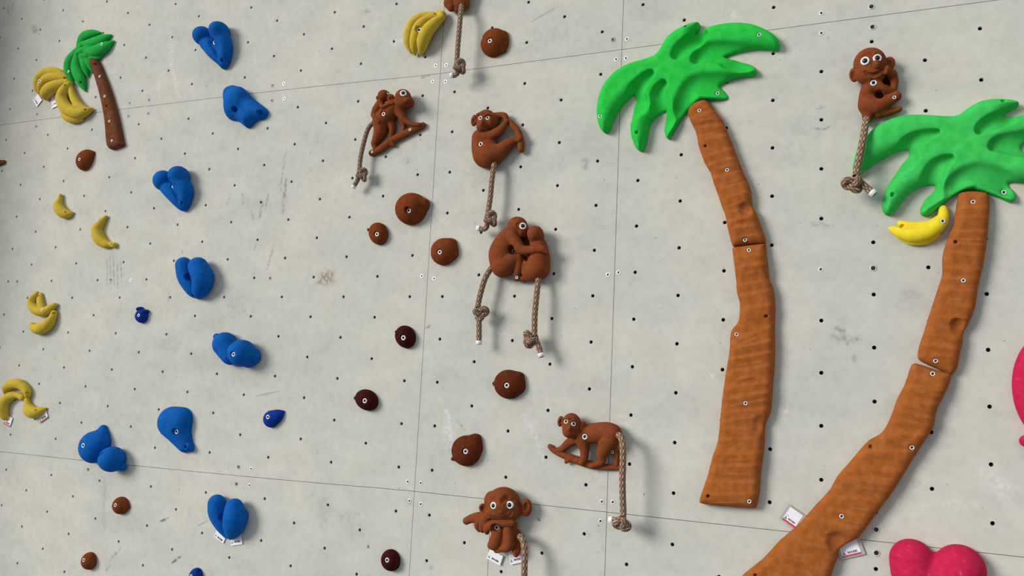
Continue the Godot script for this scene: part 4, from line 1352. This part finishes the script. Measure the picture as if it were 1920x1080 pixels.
	rope(t, [v(115, -132, 40), v(124, -154, 56), v(124, -225, 68), v(121, -301, 70), v(122, -369, 70)], v(125, -407, 70), [v(140, -431, 70), v(152, -459, 70), v(160, -481, 70)], 13.0, -1.0, 10.0)

	# on all fours along a branch
	c = Clay.new(-156, -136, 204, 144, 137, 2.3)
	c.limb([-11, 31, 32, 39, 46, 40, 36, 42, 92, 45, 38, 43, 115, 40, 38, 43], 8.0)
	c.limb([109, 18, 40, 42, 87, -21, 40, 30, 75, -51, 36, 21, 77, -72, 32, 16, 59, -85, 30, 14, 28, -98, 28, 11], 6.0)
	c.limb([113, -16, 20, 23, 134, -42, 18, 15, 136, -61, 16, 12, 133, -85, 16, 10], 5.0)
	c.limb([-13, 10, 40, 31, -1, -28, 38, 21, -1, -61, 34, 18, -12, -86, 30, 15], 6.0)
	c.limb([-44, 7, 24, 22, -75, -9, 22, 19, -106, -36, 20, 15, -132, -46, 20, 10], 5.0)
	c.ball(v(-54, 65, 56), v(41, 52, 50), 8, 5.0)
	c.ball(v(-58, 39, 74), v(27, 26, 34), -0, 9.0)
	c.limb([-42, 62, 110, 7, -45, 52, 112, 7], 6.0)
	c.limb([-78, 92, 96, 6, -57, 95, 104, 6, -45, 85, 104, 4, -30, 91, 102, 6, -20, 81, 92, 5], 5.0)
	c.ball(v(-110, 79, 44), v(13, 23, 14), -8, 4.0)
	c.ball(v(-4, 63, 60), v(12, 24, 18), -15, 4.0)
	c.dent(v(-105, 78, 60), v(6, 14, 10), -8, 3.0)
	c.dent(v(4, 64, 80), v(6, 14, 10), -15, 3.0)
	c.score([-55, 40, 106, 3, -39, 37, 106, 3, -23, 44, 100, 4], 1.0)
	c.score([-48, 50, 114, 3, -48, 50, 114, 3], 1.0)
	c.score([-40, 50, 114, 3, -40, 50, 114, 3], 1.0)
	t = thing("monkey_hold", "brown monkey walking on all fours along a thin branch", "monkey hold", Vector3(-0.554, 1.419, 0), g)
	q = c.sink(v(10, 23, 78), 14.0, 6.0)
	eye(t, c, v(-63, 82, 104), 9.8)
	eye(t, c, v(-32, 74, 106), 9.8)
	bolt(t, q, 12.0)
	bolt(t, c.sink(v(120, -33, 36), 8.0, 3.0), 7.0, "screw")
	part("body", c.skin(), M.monkey, t)
	c = Clay.new(-195, -147, 177, 16, 65, 2.6)
	c.limb([-165, -31, 12, 11, -145, -46, 14, 13, -96, -64, 16, 15, -38, -79, 16, 17, 23, -94, 14, 16, 84, -98, 12, 13, 148, -95, 10, 11], 3.0)
	c.limb([-72, -79, 22, 11, -87, -90, 20, 8], 5.0)
	c.limb([-36, -83, 28, 7, -24, -91, 26, 6], 4.0)
	part("branch", c.skin(), M.monkey, t)
	rope(t, [v(144, 37, 54), v(164, 34, 76), v(181, 1, 96), v(186, -58, 104), v(187, -135, 106), v(190, -207, 104), v(193, -257, 102)], v(193, -284, 100), [v(177, -292, 86), v(157, -298, 84), v(137, -299, 80)], 13.2, -1.0, 80.0, 0.7)

	# big round-eyed head, pointing to the left
	c = Clay.new(-218, -166, 211, 207, 152, 2.3)
	c.ball(v(23, 110, 58), v(71, 64, 72), -0, 5.0)
	c.ball(v(13, 69, 64), v(65, 30, 52), -0, 14.0)
	c.ball(v(69, 76, 50), v(35, 31, 50), -0, 14.0)
	c.ball(v(-19, 61, 62), v(37, 26, 48), -0, 14.0)
	c.ball(v(-43, 114, 50), v(19, 35, 50), -0, 20.0)
	c.ball(v(122, 95, 40), v(24, 37, 24), -0, 8.0)
	c.dent(v(128, 102, 66), v(12, 20, 20), -0, 6.0)
	c.ball(v(-80, 72, 40), v(18, 22, 24), 30, 5.0)
	c.dent(v(-74, 75, 62), v(10, 13, 14), 30, 4.0)
	c.score([-7, 119, 118, 13, 5, 128, 122, 15, 20, 120, 122, 12], 3.0, 10.0)
	c.score([52, 124, 120, 14, 66, 136, 120, 17, 84, 125, 116, 12], 3.0, 10.0)
	c.score([2, 103, 116, 15, 6, 101, 116, 15], 12.0, 5.0)
	c.score([69, 109, 114, 16, 73, 108, 114, 16], 12.0, 5.0)
	c.ball(v(39, 78, 112), v(12, 9, 12), -0, 6.0)
	c.score([-45, 61, 78, 5, -31, 51, 84, 5, 4, 48, 96, 5, 34, 49, 98, 5, 65, 57, 94, 5, 77, 65, 88, 5, 81, 77, 84, 5], 2.0, 4.0)
	c.score([37, 76, 120, 3, 38, 75, 120, 3], 1.0)
	c.score([50, 78, 120, 3, 51, 77, 120, 3], 1.0)
	c.limb([-159, 11, 40, 17, -132, 24, 42, 19, -96, 30, 46, 26, -60, 28, 48, 34], 5.0)
	c.limb([52, 17, 34, 26, 45, -21, 32, 32, 42, -58, 30, 35], 8.0)
	c.limb([69, 30, 64, 19, 23, 26, 72, 19, -17, 15, 74, 19, -43, -7, 70, 15], 4.0)
	c.limb([-88, 17, 64, 15, -93, -2, 64, 13, -86, -19, 58, 9], 3.0)
	c.limb([-68, 12, 66, 15, -70, -7, 66, 13, -70, -20, 58, 9], 3.0)
	c.limb([-49, 3, 68, 15, -48, -12, 66, 14, -49, -24, 58, 10], 3.0)
	c.limb([-9, -3, 44, 27, -1, -31, 50, 29, -13, -66, 46, 29, -34, -79, 40, 17], 5.0)
	c.limb([53, -2, 60, 20, 57, -38, 58, 23, 53, -69, 52, 23, 13, -89, 46, 13, -8, -97, 40, 12], 5.0)
	c.limb([75, -19, 24, 19, 79, -48, 20, 18, 81, -81, 22, 17], 5.0)
	c.limb([83, -90, 34, 18, 82, -103, 34, 13], 4.0)
	c.score([94, -85, 60, 3, 93, -104, 56, 3], 1.0)
	c.dent(v(7, 3, 92), v(24, 19, 34), -10, 6.0)
	c.carve([57, 4, 98, 4, 59, -25, 100, 5, 38, -67, 92, 4], 6.0)
	t = thing("monkey_hold", "big-eyed brown monkey pointing left, standing over two paper tags", "monkey hold", Vector3(-0.927, 1.031, 0), g)
	q = c.sink(v(-3, 2, 66), 13.0, 6.0)
	eye(t, c, v(7, 101, 116), 14.7)
	eye(t, c, v(72, 108, 116), 15.9)
	bolt(t, q, 12.0)
	part("body", c.skin(), M.monkey, t)
	rope(t, [v(97, -29, 40), v(119, -26, 66), v(139, -54, 86), v(147, -95, 94), v(150, -144, 98), v(152, -200, 98), v(153, -247, 96)], v(154, -264, 96), [v(164, -284, 96), v(170, -301, 94)], 13.5, 1.0, 0.0)

	# grinning, chin on hand, above the right palm
	c = Clay.new(-111, -220, 110, 190, 142, 2.3)
	c.limb([-23, -18, 24, 32, -29, -55, 28, 33, -24, -80, 30, 37], 6.0)
	c.limb([-26, -79, 30, 38, 0, -89, 34, 35, 36, -76, 36, 26, 70, -57, 34, 20], 6.0)
	c.limb([-24, -99, 26, 29, -29, -124, 24, 20, -33, -140, 22, 14], 6.0)
	c.limb([10, -111, 24, 23, 41, -113, 22, 15, 82, -104, 20, 10], 4.0)
	c.limb([55, 31, 34, 21, 64, 4, 34, 16, 61, -26, 36, 14, 47, -38, 40, 15], 4.0)
	c.limb([47, -38, 42, 16, 21, -27, 52, 22, -6, -9, 58, 25], 4.0)
	c.limb([-18, -15, 46, 26, -31, -35, 40, 25], 6.0)
	c.ball(v(-20, 78, 52), v(59, 60, 54), -0, 6.0)
	c.ball(v(-19, 32, 58), v(55, 41, 46), -8, 10.0)
	c.ball(v(-77, 43, 40), v(17, 29, 15), 5, 4.0)
	c.ball(v(49, 74, 40), v(20, 26, 17), -0, 4.0)
	c.dent(v(-78, 36, 56), v(10, 20, 10), 5, 3.0)
	c.dent(v(53, 65, 58), v(10, 17, 10), -0, 3.0)
	c.limb([48, 27, 62, 15, 39, 39, 80, 12, 36, 24, 82, 10], 4.0)
	c.limb([5, 55, 104, 13, 5, 47, 104, 12], 6.0)
	c.limb([-50, 94, 96, 6, -32, 100, 102, 7, -13, 82, 100, 5, 1, 99, 102, 7, 18, 91, 96, 6], 6.0)
	c.score([-38, 27, 88, 5, -26, 16, 92, 8, -7, 11, 96, 9, 11, 19, 94, 8, 21, 32, 90, 5], -1.0, 3.0)
	c.limb([-32, 27, 78, 5, -9, 16, 84, 6, 15, 28, 82, 5], 2.0)
	c.score([-33, 23, 86, 2, -9, 12, 90, 2, 16, 24, 88, 2], 1.0, 1.0)
	c.score([0, 41, 114, 3, 1, 41, 114, 3], 1.0)
	c.score([10, 41, 114, 3, 11, 41, 114, 3], 1.0)
	c.score([-47, 26, 80, 4, -52, 41, 80, 3], 1.0, 3.0)
	c.dent(v(13, -53, 56), v(14, 16, 44), 30, 5.0)
	c.dent(v(37, -5, 62), v(13, 13, 44), -0, 5.0)
	c.limb([10, -32, 4, 32, 21, -10, 4, 32, 40, 17, 4, 29], 3.0, 0.35)
	t = thing("monkey_hold", "grinning brown monkey with chin on hand above the right palm", "monkey hold", Vector3(0.569, 2.852, 0), g)
	q = c.sink(v(-7, -12, 80), 14.0, 6.0)
	eye(t, c, v(-36, 69, 100), 16.1)
	eye(t, c, v(6, 76, 100), 16.1)
	bolt(t, q, 12.0)
	bolt(t, c.sink(v(64, -68, 64), 8.0, 3.0), 7.0, "screw")
	part("body", c.skin(), M.monkey, t)
	rope(t, [v(-32, -132, 30), v(-36, -162, 60), v(-46, -237, 88), v(-59, -306, 90), v(-67, -351, 90)], v(-70, -383, 90), [v(-53, -400, 88), v(-30, -424, 86), v(-11, -443, 86)], 13.2, -1.0, 60.0)

	# the highest one, mostly above the picture
	c = Clay.new(-105, -159, 163, 202, 132, 3.0)
	c.limb([-20, -30, 34, 27, -5, -52, 34, 23], 5.0)
	c.limb([52, -40, 40, 37, 61, -52, 36, 30, 28, -64, 30, 17], 5.0)
	c.limb([16, -9, 30, 51, 13, 41, 30, 51], 8.0)
	c.limb([-35, 52, 40, 17, -39, 10, 44, 16, -11, -26, 50, 13], 5.0)
	c.limb([71, 34, 40, 17, 86, -11, 44, 16, 72, -36, 50, 13], 5.0)
	c.ball(v(17, 98, 44), v(43, 45, 56), -0, 6.0)
	c.ball(v(27, 72, 60), v(27, 23, 44), -0, 8.0)
	c.ball(v(-45, 113, 36), v(13, 21, 16), -0, 4.0)
	c.ball(v(69, 94, 36), v(13, 21, 16), -0, 4.0)
	t = thing("monkey_hold", "brown monkey cut off by the top edge with its rope tail", "monkey hold", Vector3(-1.317, 3.514, 0), g)
	eye(t, c, v(28, 82, 96), 9.3)
	eye(t, c, v(63, 76, 96), 9.3)
	part("body", c.skin(), M.monkey, t)
	rope(t, [v(60, -58, 50), v(67, -81, 66), v(73, -130, 80), v(74, -213, 86), v(72, -291, 86), v(70, -361, 84)], v(70, -392, 84), [v(76, -416, 82), v(63, -427, 82), v(47, -427, 84)], 12.1, 1.0, 10.0)


# ---------------------------------------------------------------- red holds
func build_red() -> void:
	var c := Clay.new(-151, -325, 178, 134, 134, 5.0)
	c.limb([-65, 7, 14, 73, -50, -66, 16, 75, -4, -183, 16, 56, 5, -244, 10, 26], 8.0)
	c.limb([84, -4, 18, 83, 55, -72, 18, 86, 6, -182, 16, 52], 30.0)
	var t := thing("heart_hold", "worn crimson heart hold cut by the bottom edge", "climbing hold", Vector3(0.737, 1.081, 0), "crimson climbing holds")
	part("body", c.skin(), M.red, t)
	c = Clay.new(-138, -235, 125, 213, 124, 5.0)
	c.ball(v(-1, 4, 10), v(119, 190, 70), -0, 3.0)
	c.limb([-7, -174, 10, 14, -36, -179, 12, 20, -84, -182, 10, 20], 8.0)
	t = thing("climbing_hold", "rounded crimson hold with a small knob, cut by the right edge", "climbing hold", Vector3(1.114, 1.710, 0), "crimson climbing holds")
	part("body", c.skin(), M.red, t)


# ---------------------------------------------------------------- paper tags
func tag(label: String, a: Vector3, b: Vector3, up: Vector3, at: Vector3, film: bool, red: bool, lean: float) -> void:
	var w := a.distance_to(b)
	var hgt := a.distance_to(up)
	var x := (b - a).normalized()
	var y := (up - a - x * x.dot(up - a)).normalized()
	var t := thing("paper_tag", label, "tag", at, "small white paper tags")
	t.basis = Basis(x, y, x.cross(y)) * Basis(Vector3.RIGHT, lean)
	t.position = at + a * 0.001
	var card := BoxMesh.new()
	card.size = Vector3(w, hgt, 0.8) * 0.001
	part("card", card, M.card, t).position = Vector3(w, hgt, 0) * 0.0005
	if film:
		var f := BoxMesh.new()
		f.size = Vector3(w + 22.0, hgt + 10.0, 0.5) * 0.001
		part("film", f, M.card_film, t).position = Vector3(w * 0.5 + 1.0, hgt * 0.5, -0.7) * 0.001
	if red:
		var s := BoxMesh.new()
		s.size = Vector3(w, hgt * 0.13, 0.9) * 0.001
		part("stripe", s, M.card_red, t).position = Vector3(w * 0.5, hgt * 0.065, 0.1) * 0.001
	var txt := TextMesh.new()
	txt.text = "ROCKIG"
	var font := SystemFont.new()
	font.font_names = PackedStringArray(["Droid Sans"])
	font.font_weight = 700
	txt.font = font
	txt.font_size = 32
	txt.depth = 0.02
	txt.pixel_size = 0.004
	txt.horizontal_alignment = HORIZONTAL_ALIGNMENT_LEFT
	var l := part("lettering", txt, M.ink, t)
	var span := txt.get_aabb().size.x
	var k := w * 0.001 * 0.5 / span
	l.scale = Vector3(k, k * 1.1, k)
	l.position = Vector3(w * 0.32, hgt * 0.27, 0.9) * 0.001
	# the small printed figure left of the word
	var st := SurfaceTool.new()
	st.begin(Mesh.PRIMITIVE_TRIANGLES)
	for d in [[0.12, 0.20, 0.075, 0.035, 0.0], [0.13, 0.29, 0.035, 0.05, 0.4], [0.20, 0.19, 0.05, 0.02, 0.2]]:
		for n in 12:
			for e in [Vector2.ZERO, Vector2.from_angle(TAU * (n + 1) / 12.0), Vector2.from_angle(TAU * n / 12.0)]:
				var p: Vector2 = (e * Vector2(d[2], d[3])).rotated(d[4])
				st.add_vertex(Vector3((d[0] + p.x) * w, (d[1] + p.y) * hgt, 0.7) * 0.001)
	for n in 20:
		var a0 := lerpf(-0.6, 3.8, n / 20.0)
		var a1 := lerpf(-0.6, 3.8, (n + 1) / 20.0)
		var ring := [Vector2.from_angle(a0) * 0.08, Vector2.from_angle(a1) * 0.08, Vector2.from_angle(a1) * 0.068, Vector2.from_angle(a0) * 0.068]
		for i in [0, 2, 1, 0, 3, 2]:
			st.add_vertex(Vector3((0.17 + ring[i].x) * w, (0.4 + ring[i].y) * hgt, 0.7) * 0.001)
	st.generate_normals()
	part("emblem", st.commit(), M.ink, t)


func build_tags() -> void:
	tag("laminated tag with red stripe left of the right palm's lower trunk", v(1, 0, 8), v(46, -28, 8), v(37, 44, 8), Vector3(0.231, 1.183, 0), true, true, 0.0)
	tag("laminated tag with red stripe right of the right palm's lower trunk", v(2, 1, 8), v(65, 24, 8), v(-15, 49, 8), Vector3(0.444, 1.066, 0), true, true, 0.0)
	tag("white tag under the pointing monkey's left foot, free of the rope", v(4, 0, 6), v(71, -22, 10), v(11, 43, 6), Vector3(-1.000, 0.889, 0), false, false, 0.0)
	tag("white tag under the pointing monkey, partly behind its rope", v(4, 2, 8), v(65, 21, 8), v(-15, 59, 8), Vector3(-0.884, 0.874, 0), false, false, 0.0)
	tag("slanting white tag below left of the blue heart", v(6, 0, 6), v(70, -29, 6), v(21, 35, 6), Vector3(-2.549, 0.808, 0), false, false, 0.0)
	tag("upright white tag below right of the blue heart", v(6, 1, 6), v(78, 16, 6), v(-2, 60, 6), Vector3(-2.432, 0.774, 0), false, false, 0.0)
	tag("steeply tilted white tag below the bunch by the small palm", v(7, -2, 6), v(53, -51, 6), v(52, 35, 6), Vector3(-4.387, 3.326, 0), false, false, 0.0)
	tag("white tag half hidden behind the curved banana pair", v(10, -2, 6), v(76, 14, 6), v(2, 81, 6), Vector3(-4.202, 3.250, 0), false, false, 0.0)
	tag("red-edged tag under the banana tip at the left edge", v(7, 2, 6), v(72, -17, 6), v(23, 56, 6), Vector3(-4.283, 1.276, 0), false, true, 0.0)
	tag("red-edged tag under the banana pointing right", v(7, 2, 6), v(71, 39, 6), v(-14, 59, 6), Vector3(-3.956, 1.295, 0), false, true, 0.0)
